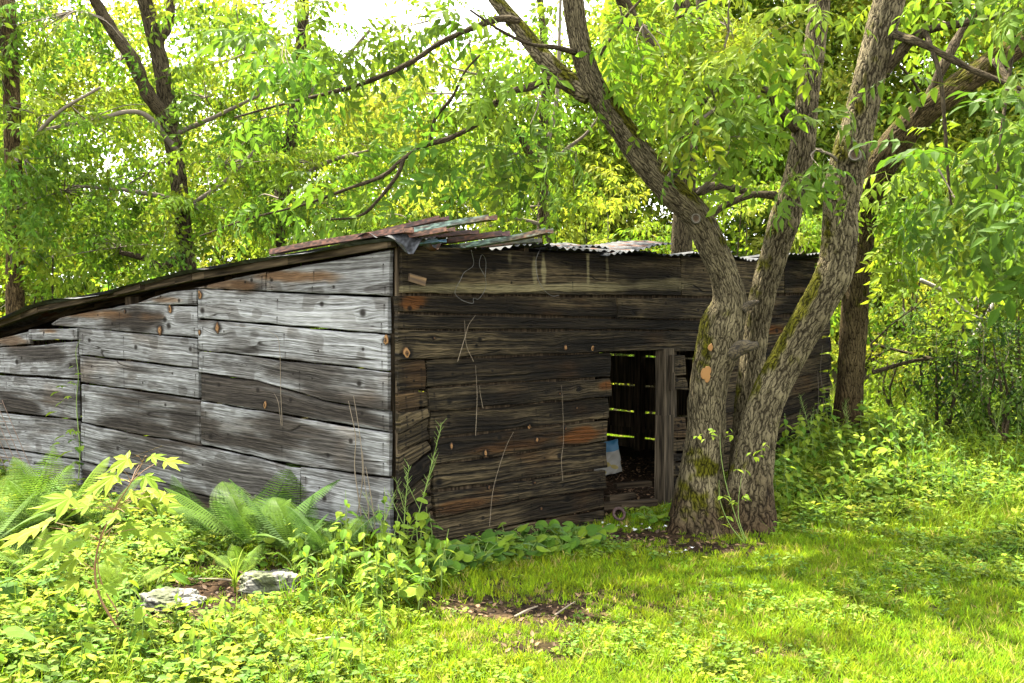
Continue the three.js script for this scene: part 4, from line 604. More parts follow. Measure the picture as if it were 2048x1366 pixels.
// young growth behind the roof, each sapling with its own stems
function sapling(name, label, category, group, px, topY, z, w, n, tone, sd, sprigs = sprigElder, opt = {}) {
  seed(sd); const b = at(px, 560, z), base = V(b.x, landHeight(b.x, b.z), b.z), g = thing(name, base, label, category, group), hTop = at(px, topY, z).y, H = hTop - base.y, ax = w * z / FOCAL, limbs = [];
  for (let k = 0; k < 3; k++) { const e = V(base.x + rr(-0.5, 0.5) * ax, base.y + H * rr(0.6, 0.9), base.z + rr(-0.4, 0.4)), m = base.clone().lerp(e, 0.5).add(V(rr(-0.1, 0.1), 0, rr(-0.1, 0.1))); part('stem', tube([base.clone().add(V(rr(-0.1, 0.1), -0.03, rr(-0.1, 0.1))), m, e], [0.022, 0.015, 0.006], { n: 14, radial: 7, uvw: 0.2 }), barkPlain, g, base); limbs.push([base, m, e, base.clone().lerp(m, 0.5), m.clone().lerp(e, 0.5)]); }
  const low = at(px, 560, z).y, cl = []; const rows = Math.max(1, Math.round(H / 1.0)); for (let r = 0; r < rows; r++) for (const dx of [-0.45, 0.4]) { const f = (r + 0.6) / rows, y = base.y + H * f; cl.push([px + dx * w * (1.15 - 0.5 * f) + rr(-12, 12), 560 - (y - 1.65) / z * FOCAL, w * 0.55 * (1.1 - 0.4 * f), 0.55 * H / rows / z * FOCAL, z + rr(-0.3, 0.3), ax * 0.5, Math.max(3, Math.round(n / rows / 2)), rnd() < 0.3 ? 'fresh' : tone]); }
  foliage(g, base, cl, sprigs, limbs.map((l) => l.map((p) => [p])), { twigR: 0.004, thin: 0.75, ...opt }); return g;
}
[[420, 420, 15.5, 90, 'yellow'], [560, 395, 16.5, 90, 'yellow'], [700, 380, 15, 100, 'fresh'], [800, 360, 16.5, 90, 'yellow'], [900, 340, 15.5, 90, 'yellow'], [985, 385, 14.6, 70, 'fresh'], [1060, 330, 17, 80, 'yellow'], [1165, 370, 14.8, 60, 'yellow'], [1230, 330, 16.5, 70, 'yellow'], [1310, 400, 15, 60, 'fresh'], [1460, 350, 15.5, 80, 'yellow'], [1560, 380, 16.5, 80, 'yellow'], [1630, 420, 15, 60, 'yellow']]
  .forEach(([x, y, z, w, t], i) => sapling('sapling', ['bright young tree behind the roof between the forked and the slender trunk', 'bright young tree standing behind the dark slender trunk', 'green young tree behind the roof slope right of the slender trunk', 'bright young tree beyond the long end of the rusty channel', 'bright young tree just left of the topmost roof channel', 'green young tree directly above the roof channels', 'tallest bright young tree behind the thin grey forked tree', 'bright young tree right of the thin grey forked tree', 'bright young tree above the loose lifted roof sheet', 'green young tree left of the thick forked trunk', 'bright young tree between the left and middle stems of the big tree', 'bright young tree right behind the middle stem of the big tree', 'bright young tree low between the middle and right stems'][i], 'sapling', 'young trees in the thicket behind the shed', x, y, z, w, 60, t, 420 + i));
[[1810, 330, 15, 110, 'yellow', 90], [1940, 300, 16, 120, 'yellow', 100], [2060, 330, 15, 110, 'fresh', 90], [1760, 470, 13.5, 60, 'yellow', 50]].forEach(([x, y, z, w, t, n], i) => sapling('sapling', ['tall sunlit young tree beyond the bend of the mossy trunk', 'tallest sunlit young tree behind the dark shrubs', 'green young tree at the right picture edge behind the shrubs', 'slim sunlit young tree beside the mossy trunk'][i], 'sapling', 'sunlit young trees beyond the brush pile', x, y, z, w, n, t, 450 + i));
[[40, 400, 12.6, 120, 'mid'], [190, 470, 12.8, 110, 'fresh'], [310, 500, 13.4, 80, 'mid'], [-90, 430, 12.6, 120, 'mid']].forEach(([x, y, z, w, t], i) => sapling('bush', ['green maple bush below the shaggy trunk', 'light green maple bush above the middle of the low roof edge', 'maple bush close to the foot of the forked tree', 'maple bush cut by the left picture edge'][i], 'bush', 'maple bushes behind the low end of the shed', x, y, z, w, 62, t, 460 + i, sprigMaple));
sapling('maple_bush', 'pale green maple bush leaning in from the far left over the roof', 'bush', null, 70, 400, 11.7, 130, 70, 'fresh', 470, sprigMaple);
// dark shrubs and the brush pile on the right
[[1850, 560, 12.6, 80, 110], [1960, 540, 11.6, 95, 150], [2070, 520, 11, 95, 130], [1890, 640, 11.2, 85, 130], [2010, 660, 10.6, 85, 130], [2130, 600, 10.4, 95, 100]].forEach(([x, y, z, w, n], i) => sapling('shrub', ['dark shrub behind the brush pile nearest the mossy trunk', 'tall dark shrub in the middle of the shrub bank', 'tall dark shrub at the right picture edge', 'low dark shrub in front of the brush pile', 'low dark shrub nearest the lawn at the right', 'dark shrub cut off by the right picture edge'][i], 'shrub', 'dark shrubs on the right', x, y, z, w, n, i % 2 ? 'dark' : 'deep', 480 + i, sprigSmall, { size: [0.8, 1.2], twigR: 0.005 }));
sapling('yellow_shrub', 'airy yellow-green shrub between the mossy trunk and the dark shrubs', 'shrub', null, 1800, 700, 12.4, 45, 40, 'yellow', 490, sprigSmall);
{
  seed(495); const base = onGround(1850, 850), g = thing('brush_pile', base, 'tangle of bare grey cut branches heaped beside the mossy trunk', 'brush pile');
  const L = [[1735, 720, 2000, 610], [1745, 745, 1990, 680], [1740, 690, 1880, 560], [1880, 620, 1940, 820], [1990, 600, 1860, 800], [1750, 690, 2010, 750], [1840, 560, 1990, 640], [1860, 830, 2000, 700], [1780, 530, 1870, 480]];
  for (const [a, b, c, d] of L) { const z = -base.z + rr(-0.9, 0.5), p = at(a, b, z), q = at(c, d, z + rr(-0.9, 0.9)), r = rr(0.008, 0.024); part('branch', tube([p, p.clone().lerp(q, 0.35).add(V(0, rr(-0.06, 0.06), rr(-0.05, 0.05))), p.clone().lerp(q, 0.7).add(V(0, rr(-0.08, 0.04), 0)), q], [r, r * 0.8, r * 0.6, r * 0.25], { n: 16, radial: 7, uvw: 0.2 }), rnd() < 0.3 ? twigPale : barkPlain, g, base); }
}
console.log('wood');

// ---------- grass and ground cover ----------
function blade(h, w, bend, T, m) { const P = (t, sd) => [bend * h * t * t, h * t * (1 - 0.3 * bend * t), sd * w * (1 - t * t)]; const a = P(0, -1), b = P(0, 1), c = P(0.5, 1), d = P(0.5, -1), e = P(1, 0); const B = new Tris(); B.quad(a, b, c, d); B.tri(d, c, e); B.tint(new Array(3).fill(rr(0.75, 1.25))); T.add(B, m); }
seed(501);
const tuft = (n, h0, h1, r, w = 0.0028) => { const T = new Tris(); for (let i = 0; i < n; i++) blade(rr(h0, h1), w * rr(0.7, 1.3), rr(0.1, 0.9), T, xf(V(gauss() * r, 0, gauss() * r), rr(0, 6.3), rr(-0.25, 0.25), rr(-0.3, 0.3))); return T.geo(); };
const tufts = [tuft(16, 0.02, 0.06, 0.035), tuft(16, 0.02, 0.05, 0.04), tuft(12, 0.035, 0.085, 0.03)], tallTufts = [tuft(16, 0.18, 0.42, 0.05, 0.004), tuft(12, 0.25, 0.55, 0.06, 0.0045)];
const rosette = (n, size, h) => { const T = new Tris(); for (let i = 0; i < n; i++) { const a = rr(0, 6.3), d = rr(0.01, 0.05), y = rr(0.3, 1) * h, p = V(Math.cos(a) * d, y, Math.sin(a) * d), s = size * rr(0.7, 1.3), L = new Tris(), seg = 7; for (let k = 0; k < seg; k++) { const u = k / seg * 6.283, v = (k + 1) / seg * 6.283, f = (q) => [s * (0.9 * Math.cos(q) + 0.6), 0.12 * s * Math.cos(q * 2), s * 0.95 * Math.sin(q)]; L.tri([s * 0.5, -0.12 * s, 0], f(v), f(u)); } L.tint(new Array(3).fill(rr(0.8, 1.2))); T.add(L, xf(p, -a, rr(-0.35, 0.45), rr(-0.4, 0.4))); stripe(T, [0, 0, 0], [p.x, p.y, p.z], 0.001, [0.9, 0.9, 0.6]); } return T.geo(); };
const sprout = () => { const T = new Tris(); stripe(T, [0, 0, 0], [0.004, 0.09, 0], 0.0014, [0.8, 0.9, 0.5]); for (let i = 0; i < 9; i++) { const t = i / 9; T.add(leaflet(rr(0.03, 0.055) * (1.2 - 0.5 * t), rr(0.014, 0.024), 0.3, 0.4).tint(new Array(3).fill(rr(0.7, 1.25))), xf(V(0, 0.02 + 0.075 * t, 0), i * 2.4 + rr(-0.3, 0.3), rr(-0.2, 0.7), rr(-0.3, 0.3))); } return T.geo(); };
const rosettes = [rosette(9, 0.015, 0.05), sprout(), rosette(14, 0.009, 0.035)];
const upright = () => new THREE.Quaternion().setFromEuler(new THREE.Euler(rr(-0.12, 0.12), rr(0, 6.3), rr(-0.12, 0.12)));
const wallBand = (x, z) => { const d = shedDistance(x, z); return d; };
const weedy = (x, z) => { // 0 mown lawn, 1 rank growth
  const Z = -z; return clamp(smooth(1.35, 2.5, x) * smooth(7.4, 8.9, Z - 0.12 * x) + smooth(-0.6, -1.5, x + 0.35 * (Z - 5.4)) * 0.8 + smooth(2.6, 3.6, x - (Z - 5) * 0.1) * smooth(6.2, 7.4, Z)); };
{
  const ls = [[], [], []], tl = [[], []], rs = [[], [], []];
  seed(502);
  for (let i = 0; i < 84000; i++) {
    const Z = 3.8 + 10 * Math.pow(rnd(), 0.9), x = rr(-1, 1) * (Z * 0.5 + 0.9), z = -Z; if (shedDistance(x, z) < 0.02) continue;
    const m = soil(x, z), w = weedy(x, z), dry = n2(x * 1.3 + 4, z * 1.3); if (rnd() < m * 0.86 + 0.05) continue; if (w > 0.6 && rnd() < 0.35) continue;
    const k = clamp(0.5 + 0.7 * fbm(x * 0.9, z * 0.9, 3)), kk = rr(0.6, 1.3), c = [mix(0.11, 0.16, k) * rr(0.85, 1.2), mix(0.19, 0.225, k) * rr(0.85, 1.15), 0.005].map((v) => v * kk); if (rnd() < 0.05) { c[0] = 0.28; c[1] = 0.23; c[2] = 0.06; }
    ls[Math.floor(rnd() * 3)].push({ p: V(x, landHeight(x, z) - 0.004, z), q: upright(), s: rr(0.7, 1.25) * (1 - 0.45 * m) * (1 + 0.5 * w), c });
  }
  for (let i = 0; i < 9000; i++) {
    const Z = 4.2 + 11 * rnd(), x = rr(-1, 1) * (Z * 0.5 + 1), z = -Z, d = shedDistance(x, z); if (d < 0.02 || (d < 0.15 && x > -0.7)) continue; const w = weedy(x, z); if (rnd() > w * (x < 0 ? 0.16 : 0.62) || soil(x, z) > 0.6) continue;
    tl[Math.floor(rnd() * 2)].push({ p: V(x, landHeight(x, z) - 0.01, z), q: upright(), s: rr(0.5, 1.0) * (x < 0 ? 0.75 : 0.9), c: vary(rnd() < 0.4 ? TONE.fresh : [0.11, 0.165, 0.008], 0.2) });
  }
  for (let i = 0; i < 42000; i++) {
    const Z = 3.9 + 9 * Math.pow(rnd(), 0.9), x = rr(-1, 1) * (Z * 0.5 + 0.8), z = -Z; if (shedDistance(x, z) < 0.03) continue; const m = soil(x, z), w = weedy(x, z), n = fbm(x * 1.4 + 31, z * 1.4, 3);
    if (rnd() < m * 0.93 || rnd() > 0.13 + 1.1 * n + 0.4 * w + (x < 0.1 ? 0.3 : 0)) continue;
    rs[Math.floor(rnd() * 3)].push({ p: V(x, landHeight(x, z), z), q: upright(), s: rr(0.5, 1.25) * (1 + 0.9 * w), c: vary([TONE.fresh, TONE.mid, TONE.yellow, [0.09, 0.16, 0.02]][Math.floor(rnd() * 4)], 0.3) });
  }
  ['short bright lawn grass in front of the shed', 'cropped grass blades mixed through the lawn', 'longer grass blades standing in the lawn'].forEach((l, i) => tag(scatter('grass', tufts[i], GRASS, ls[i]), l, 'grass', null, 'stuff'));
  ['rank tall grass at the edges of the clearing', 'tallest grass blades around the far end of the shed'].forEach((l, i) => tag(scatter('tall_grass', tallTufts[i], GRASS, tl[i]), l, 'grass', null, 'stuff'));
  ['small clover-like leaves spread through the grass', 'round ground ivy leaves spread through the grass', 'tiny creeping leaves on the bare soil edges'].forEach((l, i) => tag(scatter('ground_cover', rosettes[i], LEAF_LOW, rs[i]), l, 'ground cover', null, 'stuff'));
  // brown litter: dead leaves and chips
  seed(503); const chip = leaflet(0.05, 0.028, 0.4, -0.3).geo(), dl = [];
  for (let i = 0; i < 24000; i++) { const Z = 4 + 8 * rnd(), x = rr(-1, 1) * (Z * 0.48 + 0.4), z = -Z, m = soil(x, z); if (rnd() > 0.08 + m * 1.1) continue; const d = shedDistance(x, z); if (d < -2) continue; dl.push({ p: V(x, landHeight(x, z) + 0.004, z), q: new THREE.Quaternion().setFromEuler(new THREE.Euler(rr(-0.5, 0.5), rr(0, 6.3), rr(-0.5, 0.5))), s: rr(0.2, 0.9), c: ((t) => [0.10 * t, 0.058 * t, 0.028 * t])(rr(0.3, 1.7)) }); }
  tag(scatter('leaf_litter', chip, new THREE.MeshStandardMaterial({ vertexColors: true, roughness: 1, side: THREE.DoubleSide }), dl), 'brown dead leaves and bark chips strewn over the bare soil', 'leaf litter', null, 'stuff');
}
console.log('grass');
// ---------- plants one can point at ----------
const leafColour = (c, gloss = 0.05, pass = 0.45) => { const m = leafMat(gloss, pass); m.color.setRGB(...c); return m; };
const GREENS = [[0.068, 0.14, 0.010], [0.045, 0.10, 0.010], [0.118, 0.182, 0.011], [0.165, 0.22, 0.016]].map((c) => leafColour(c));
const stemMat = new THREE.MeshStandardMaterial({ color: new THREE.Color(0.10, 0.15, 0.02), roughness: 0.7 }), stemRed = new THREE.MeshStandardMaterial({ color: new THREE.Color(0.16, 0.08, 0.03), roughness: 0.7 }), stemDry = new THREE.MeshStandardMaterial({ color: new THREE.Color(0.13, 0.10, 0.065), roughness: 0.9 });
seed(510);
const roundLeaf = (s) => { const T = new Tris(), seg = 16, f = (q, r) => { const a = q, n = 1 - 0.42 * Math.exp(-Math.pow((Math.abs(a - Math.PI)) / 0.35, 2)) + 0.03 * Math.cos(a * 13); return [s * (0.55 + r * n * Math.cos(a) * 0.58), s * (0.10 * r * r * Math.cos(2 * a) - 0.12 * r * r + 0.02 * Math.sin(a * 5) * r), s * r * n * Math.sin(a) * 0.6]; }; for (let k = 0; k < seg; k++) { const u = k / seg * 2 * Math.PI, v = (k + 1) / seg * 2 * Math.PI; T.tri(f(0, 0), f(v, 0.55), f(u, 0.55)); T.quad(f(u, 0.55), f(v, 0.55), f(v, 1), f(u, 1)); } return T; };
const roundLeaves = [0, 1].map(() => roundLeaf(1).geo()), ovalLeaf = leaflet(1, 0.5, 0.28, 0.45, true).geo(), slimLeaf = leaflet(1, 0.3, 0.3, 0.5, true).geo(), mapleOne = mapleLeaf(1).geo();
function addLeaf(parent, geo, p, dir, droop, size, mat, roll = 0.4) { const m = part('leaf', geo, mat, parent); m.position.copy(p); m.quaternion.copy(heading(dir, droop, roll)); m.scale.setScalar(size); return m; }
const around = (a) => V(Math.cos(a), 0, Math.sin(a));
// low plant whose leaves rise on stalks from one root
function stalkPlant(name, pos, label, cat, group, n, h, leafGeo, size, mats, spread = 0.6, face = 0) {
  const g = thing(name, pos, label, cat, group), st = [];
  for (let i = 0; i < n; i++) { const a = i * 2.4 + rr(-0.4, 0.4), d = around(a), hh = h * rr(0.45, 1), e = V(d.x * hh * spread * rr(0.5, 1.2), hh, d.z * hh * spread * rr(0.5, 1.2)); st.push(tube([V(0, -0.01, 0), V(e.x * 0.3, hh * 0.6, e.z * 0.3), e], [0.0028, 0.0022, 0.0016], { n: 5, radial: 4, cap: false })); addLeaf(g, leafGeo[i % leafGeo.length], e, d, rr(-0.3, 0.45), size * rr(0.6, 1.2), mats[Math.floor(rnd() * mats.length)], 0.5).quaternion.premultiply(new THREE.Quaternion().setFromAxisAngle(LDIR, rr(-0.1, 0.75) * (face ?? 0))); }
  const s = part('stems', mergeGeometries(st), stemMat, g); s.userData.kind = 'stuff'; return g;
}
// upright plant with leaves in pairs along a stem
function uprightPlant(name, pos, label, cat, group, h, pairs, leafGeo, size, mats, lean = 0.15, stem = stemMat) {
  const g = thing(name, pos, label, cat, group), tip = V(rr(-lean, lean) * h, h, rr(-lean, lean) * h), c = new THREE.CatmullRomCurve3([V(0, -0.01, 0), tip.clone().multiplyScalar(0.5).add(V(rr(-0.02, 0.02), 0, rr(-0.02, 0.02))), tip]);
  part('stem', tube(c.points, [0.004, 0.003, 0.0014], { n: 10, radial: 5 }), stem, g);
  for (let i = 0; i < pairs; i++) for (const k of [0, 1]) { const t = 0.25 + 0.75 * (i + k * 0.3) / pairs, a = i * 1.57 + k * Math.PI + rr(-0.3, 0.3); addLeaf(g, leafGeo[(i + k) % leafGeo.length], c.getPoint(Math.min(1, t)), around(a), rr(-0.1, 0.6), size * rr(0.7, 1.2) * (1.1 - 0.45 * t), mats[Math.floor(rnd() * mats.length)]); }
  return g;
}
const atGround = (x, y) => onGround(x, y);
seed(511);
// round-leaved weeds along the foot of the front wall
for (let i = 0; i < 40; i++) { const px = mix(872, 1200, (i + rnd()) / 40), py = mix(1122, 1066, (px - 870) / 330) + rr(-6, 34); stalkPlant('round_leaved_weed', atGround(px, py), `round-leaved weed at the foot of the front wall ${px < 960 ? 'near the corner planks' : px < 1090 ? 'below the middle of the panel' : 'near the doorway'}`, 'weed', 'round-leaved weeds along the front wall', 8, rr(0.05, 0.16), roundLeaves, 0.08, [GREENS[0], GREENS[1], GREENS[2]], 0.7, -1); }
for (const [x, y] of [[1300, 1050], [1322, 1046], [1345, 1048], [1290, 1042], [1365, 1056]]) stalkPlant('round_leaved_weed', atGround(x, y), 'small round-leaved weed at the foot of the door post', 'weed', 'weeds at the door post', 5, 0.09, roundLeaves, 0.062, [GREENS[0], GREENS[2]]);
// leafy weeds at the shed corner, lit by the sun
for (let i = 0; i < 48; i++) { const px = rr(590, 890), py = rr(1105, 1225); uprightPlant('leafy_weed', atGround(px, py), `${i % 3 ? 'oval-leaved' : 'slim-leaved'} yellow-green weed ${px < 690 ? 'below the small fern by the side wall' : px < 790 ? 'just left of the shed corner post' : 'at the foot of the corner planks'}`, 'weed', 'leafy weeds crowding the shed corner', rr(0.16, 0.42), 4, i % 3 ? [ovalLeaf] : [slimLeaf, ovalLeaf], 0.11, [GREENS[2], GREENS[3], GREENS[0]]); }
for (let i = 0; i < 34; i++) { const px = rr(250, 640), py = rr(1065, 1135) + (px - 250) * 0.05; stalkPlant('low_weed', atGround(px, py), `low light-green weed ${px < 360 ? 'between the seedling and the cracked rock' : px < 500 ? 'in front of the largest fern' : 'behind the farther pale rock'}`, 'weed', 'low weeds between the ferns and the rocks', 6, rr(0.08, 0.16), [roundLeaves[0], ovalLeaf], 0.062, [GREENS[2], GREENS[0], GREENS[3]], 0.9); }
for (let i = 0; i < 84; i++) { const px = rr(-20, 780), py = rr(1205, 1395); if (px > 270 && px < 620 && py < 1262) continue; uprightPlant('sunlit_weed', atGround(px, py), `sunlit ${i % 2 ? 'slim-leaved' : 'oval-leaved'} weed ${px < 200 ? 'left of the maple seedling stem' : px < 460 ? 'below the cracked pale rock' : 'below the farther pale rock and the shed corner'}, ${py > 1300 ? 'at the bottom edge' : 'in the upper rows'}`, 'weed', 'sunlit broad-leaved weeds at the lower left', rr(0.10, 0.34), 4, i % 2 ? [slimLeaf] : [ovalLeaf], rr(0.07, 0.14), [GREENS[2], GREENS[3], GREENS[0]]); }
// bank of weeds between the big tree and the mossy trunk
for (let i = 0; i < 64; i++) { const px = rr(1545, 1830), py = rr(895, 1050) - (px > 1650 ? 25 : 0); uprightPlant('bank_weed', atGround(px, py), `${i % 3 ? 'oval-leaved' : 'round-leaved'} weed on the bank ${px < 1630 ? 'close to the right stem of the big tree' : px < 1720 ? 'in front of the mossy trunk' : 'right of the mossy trunk'}`, 'weed', 'weeds on the bank beside the big tree', rr(0.22, 0.55), 6, i % 3 ? [ovalLeaf] : [roundLeaves[1]], i % 3 ? 0.12 : 0.09, [GREENS[0], GREENS[2], GREENS[3]]); }
for (let i = 0; i < 40; i++) { const px = rr(1780, 2060), py = rr(880, 1040); uprightPlant('edge_weed', atGround(px, py), `slim-leaved weed ${px < 1920 ? 'at the lawn edge below the brush pile' : 'at the lawn edge near the right picture edge'}`, 'weed', 'slim-leaved weeds below the dark shrubs', rr(0.2, 0.45), 6, [slimLeaf], 0.10, [GREENS[0], GREENS[1], GREENS[2]]); }
// ferns
function frond(len, arch, tilt) {
  const T = new Tris(), n = 42, P = (t) => [len * (t - 0.22 * arch * t * t), len * (tilt * t - 0.62 * arch * t * t), 0];
  for (let i = 0; i < 8; i++) stripe(T, P(i / 8), P((i + 1) / 8), 0.0022 * (1 - i / 9), [0.8, 1, 0.6]);
  for (let i = 4; i < n; i++) for (const sd of [-1, 1]) {
    const t = i / n, q = P(t), L = len * 0.34 * Math.sin(Math.pow(t, 0.75) * Math.PI) * (1 - 0.25 * t) + 0.008, w = len * 0.0195 * (1 - 0.4 * t), f = new Tris(), m = 6;
    for (let k = 0; k < m; k++) { const a = k / m, b = (k + 1) / m, ww = w * (1 - a * 0.85); const e = Math.min(1, b + 0.9 / m); f.tri([L * a, 0, 0], [L * (a + 0.09), -0.002, ww], [L * e, -0.003, 0]); f.tri([L * a, 0, 0], [L * e, -0.003, 0], [L * (a + 0.09), -0.002, -ww]); }
    f.tint(new Array(3).fill(rr(0.85, 1.15))); const slope = Math.atan2(P(t + 0.02)[1] - q[1], P(t + 0.02)[0] - q[0]);
    T.add(f, xf(V(...q), -sd * (1.25 - 0.35 * t), slope * 0.35 - 0.18, sd * slope * 0.6));
  }
  return T.geo();
}
seed(520); const fronds = [frond(1, 0.8, 1.3), frond(1, 1.1, 1.45), frond(1, 0.6, 1.35), frond(1, 0.9, 1.0)];
const FERN = [leafColour([0.034, 0.078, 0.007]), leafColour([0.058, 0.11, 0.007]), leafColour([0.095, 0.145, 0.008])];
function fern(px, py, size, n, label, tones, group) { const p = atGround(px, py), g = thing('fern', p, label, 'fern', group); for (let i = 0; i < n; i++) { const f = part('frond', fronds[i % 4], FERN[tones[i % tones.length]], g); f.rotation.set(0, i / n * 6.283 + rr(-0.35, 0.35), 0); f.scale.setScalar(size * rr(0.55, 1.15)); f.rotation.x = rr(-0.25, 0.25); f.rotation.z = rr(-0.3, 0.2); } return g; }
fern(505, 1100, 0.62, 13, 'largest lady fern against the grey side wall, right of the maple seedling', [0, 1, 1]);
fern(440, 1085, 0.52, 9, 'dark fern whose long frond reaches left of the largest fern', [0, 0]);
fern(590, 1112, 0.46, 10, 'mid-sized fern touching the right side of the largest fern', [0, 1]);
fern(665, 1122, 0.34, 8, 'smallest fern near the shed corner below the dry vines', [0, 1]);
fern(30, 1085, 0.66, 12, 'tall fern at the left picture edge below the rusty wire panel', [1, 0]);
fern(110, 1075, 0.6, 11, 'bright fern between the wire panel and the maple seedling', [1, 2]);
fern(185, 1065, 0.46, 9, 'fern in the shade directly behind the maple seedling', [0, 1]);
fern(-40, 1120, 0.6, 10, 'fern cut by the left picture edge', [1, 1]);
fern(65, 1150, 0.42, 9, 'low feathery fern in front of the tall left ferns', [2, 1]);
fern(250, 1190, 0.26, 7, 'small pale fern beside the stem of the maple seedling', [2]);
fern(480, 1150, 0.28, 7, 'small yellow-green fern just behind the pale rocks', [2, 1]);
// maple seedling in the sun
{
  seed(530); const z = 5.75, b = atGround(262, 1290), zz = -b.z, g = thing('maple_seedling', b, 'young maple seedling with big sunlit yellow-green leaves before the grey wall', 'seedling');
  const W = (x, y, dz = 0) => at(x, y, zz + dz).sub(b), main = [W(262, 1296), W(225, 1240), W(198, 1190), W(190, 1140), W(200, 1080), W(228, 1020), W(262, 965), W(285, 925)];
  part('stem', tube(main, [0.007, 0.0065, 0.006, 0.0055, 0.005, 0.004, 0.003, 0.002], { n: 30, radial: 7 }), stemRed, g);
  part('stem', tube([W(236, 1225), W(205, 1170), W(196, 1120), W(222, 1060)], [0.004, 0.0035, 0.003, 0.002], { n: 16, radial: 6 }), stemRed, g);
  const sm = [leafColour([0.17, 0.23, 0.018], 0.08, 0.5), leafColour([0.13, 0.2, 0.014], 0.08, 0.5), leafColour([0.2, 0.25, 0.022], 0.08, 0.5)];
  const L = [[262, 912, 0.09, 1], [300, 912, 0.06, -1], [325, 925, 0.08, -1], [235, 942, 0.10, 1], [290, 945, 0.08, -1], [245, 960, 0.10, 1], [200, 975, 0.09, 1], [150, 990, 0.13, 1], [285, 975, 0.10, -1], [300, 985, 0.08, -1], [180, 1015, 0.10, 1], [120, 1020, 0.12, 1], [230, 1000, 0.09, -1], [310, 1020, 0.10, -1], [85, 1055, 0.12, 1], [60, 1075, 0.13, 1], [140, 1060, 0.10, 1], [190, 1045, 0.09, 1], [300, 1055, 0.10, -1], [110, 1110, 0.13, 1], [230, 1060, 0.09, -1], [160, 1105, 0.10, 1], [250, 1045, 0.08, -1], [160, 1160, 0.09, 1], [275, 1000, 0.08, -1], [215, 960, 0.08, 1], [190, 1000, 0.08, 1], [100, 1045, 0.09, 1], [170, 1080, 0.09, 1], [255, 985, 0.07, -1], [130, 1085, 0.09, 1], [240, 1025, 0.08, 1], [320, 990, 0.07, -1], [205, 1120, 0.08, -1], [210, 1165, 0.07, -1], [150, 1140, 0.08, 1], [270, 930, 0.07, 1]];
  L.forEach(([x, y, s, sd], i) => { const p = W(x + sd * s / zz * FOCAL * 0.3, y, rr(-0.14, 0.14)), d = V(-sd, 0, rr(-0.8, 0.9)).normalize(); let best = main[3], bd = 9; for (const q of main) { const k = q.distanceTo(p) + (q.y > p.y ? 0.12 : 0); if (k < bd) { bd = k; best = q; } } part('petiole', tube([best, best.clone().lerp(p, 0.5).add(V(0, 0.012, 0)), p], [0.0018, 0.0015, 0.0012], { n: 6, radial: 4 }), stemRed, g); const lf = addLeaf(g, mapleOne, p, d, rr(0.0, 0.3), s * 2.0, sm[i % 3], 0.35); lf.quaternion.premultiply(new THREE.Quaternion().setFromAxisAngle(V(1, 0, 0), rr(0.05, 0.5))); });
}
// vine climbing the joint of the side wall
{
  seed(540); const P = (x, y, o = 0.05) => { const [s, h] = onLeft(x, y); return V(CORNER.x + LDIR.x * s + LNOR.x * o, h, CORNER.z + LDIR.z * s + LNOR.z * o); };
  const pts = [P(168, 960), P(171, 900), P(167, 850), P(164, 800), P(168, 750), P(163, 700), P(172, 678)], b = P(168, 985); b.y = landHeight(b.x, b.z); const g = thing('climbing_vine', b, 'green vine climbing the plank joint on the grey side wall', 'vine');
  part('stem', tube(pts.map((p) => p.clone().sub(b)), [0.005, 0.005, 0.0045, 0.004, 0.003, 0.0025, 0.0015], { n: 40, radial: 6 }), stemMat, g);
  for (const [x, y, s, sd] of [[150, 770, 0.09, -1], [160, 762, 0.05, 1], [140, 782, 0.10, -1], [146, 800, 0.09, -1], [168, 765, 0.06, 1], [135, 822, 0.12, -1], [176, 745, 0.06, 1], [160, 855, 0.08, 1], [150, 870, 0.11, -1], [140, 885, 0.12, -1], [172, 860, 0.07, 1], [150, 905, 0.12, -1], [182, 890, 0.10, 1], [165, 900, 0.12, -1], [155, 790, 0.06, 1], [166, 730, 0.05, -1]]) addLeaf(g, s > 0.09 ? ovalLeaf : mapleOne, P(x, y, 0.09).sub(b), LDIR.clone().multiplyScalar(-sd).add(LNOR.clone().multiplyScalar(0.5)), rr(0, 0.5), s * 1.1, GREENS[2 + (x % 2)]);
  for (let k = 0; k < 6; k++) addLeaf(g, ovalLeaf, P(rr(-8, 8) + 168, rr(870, 930), 0.09).sub(b), around(rr(0, 6)), rr(0, 0.4), rr(0.09, 0.13), GREENS[k % 3]);
}
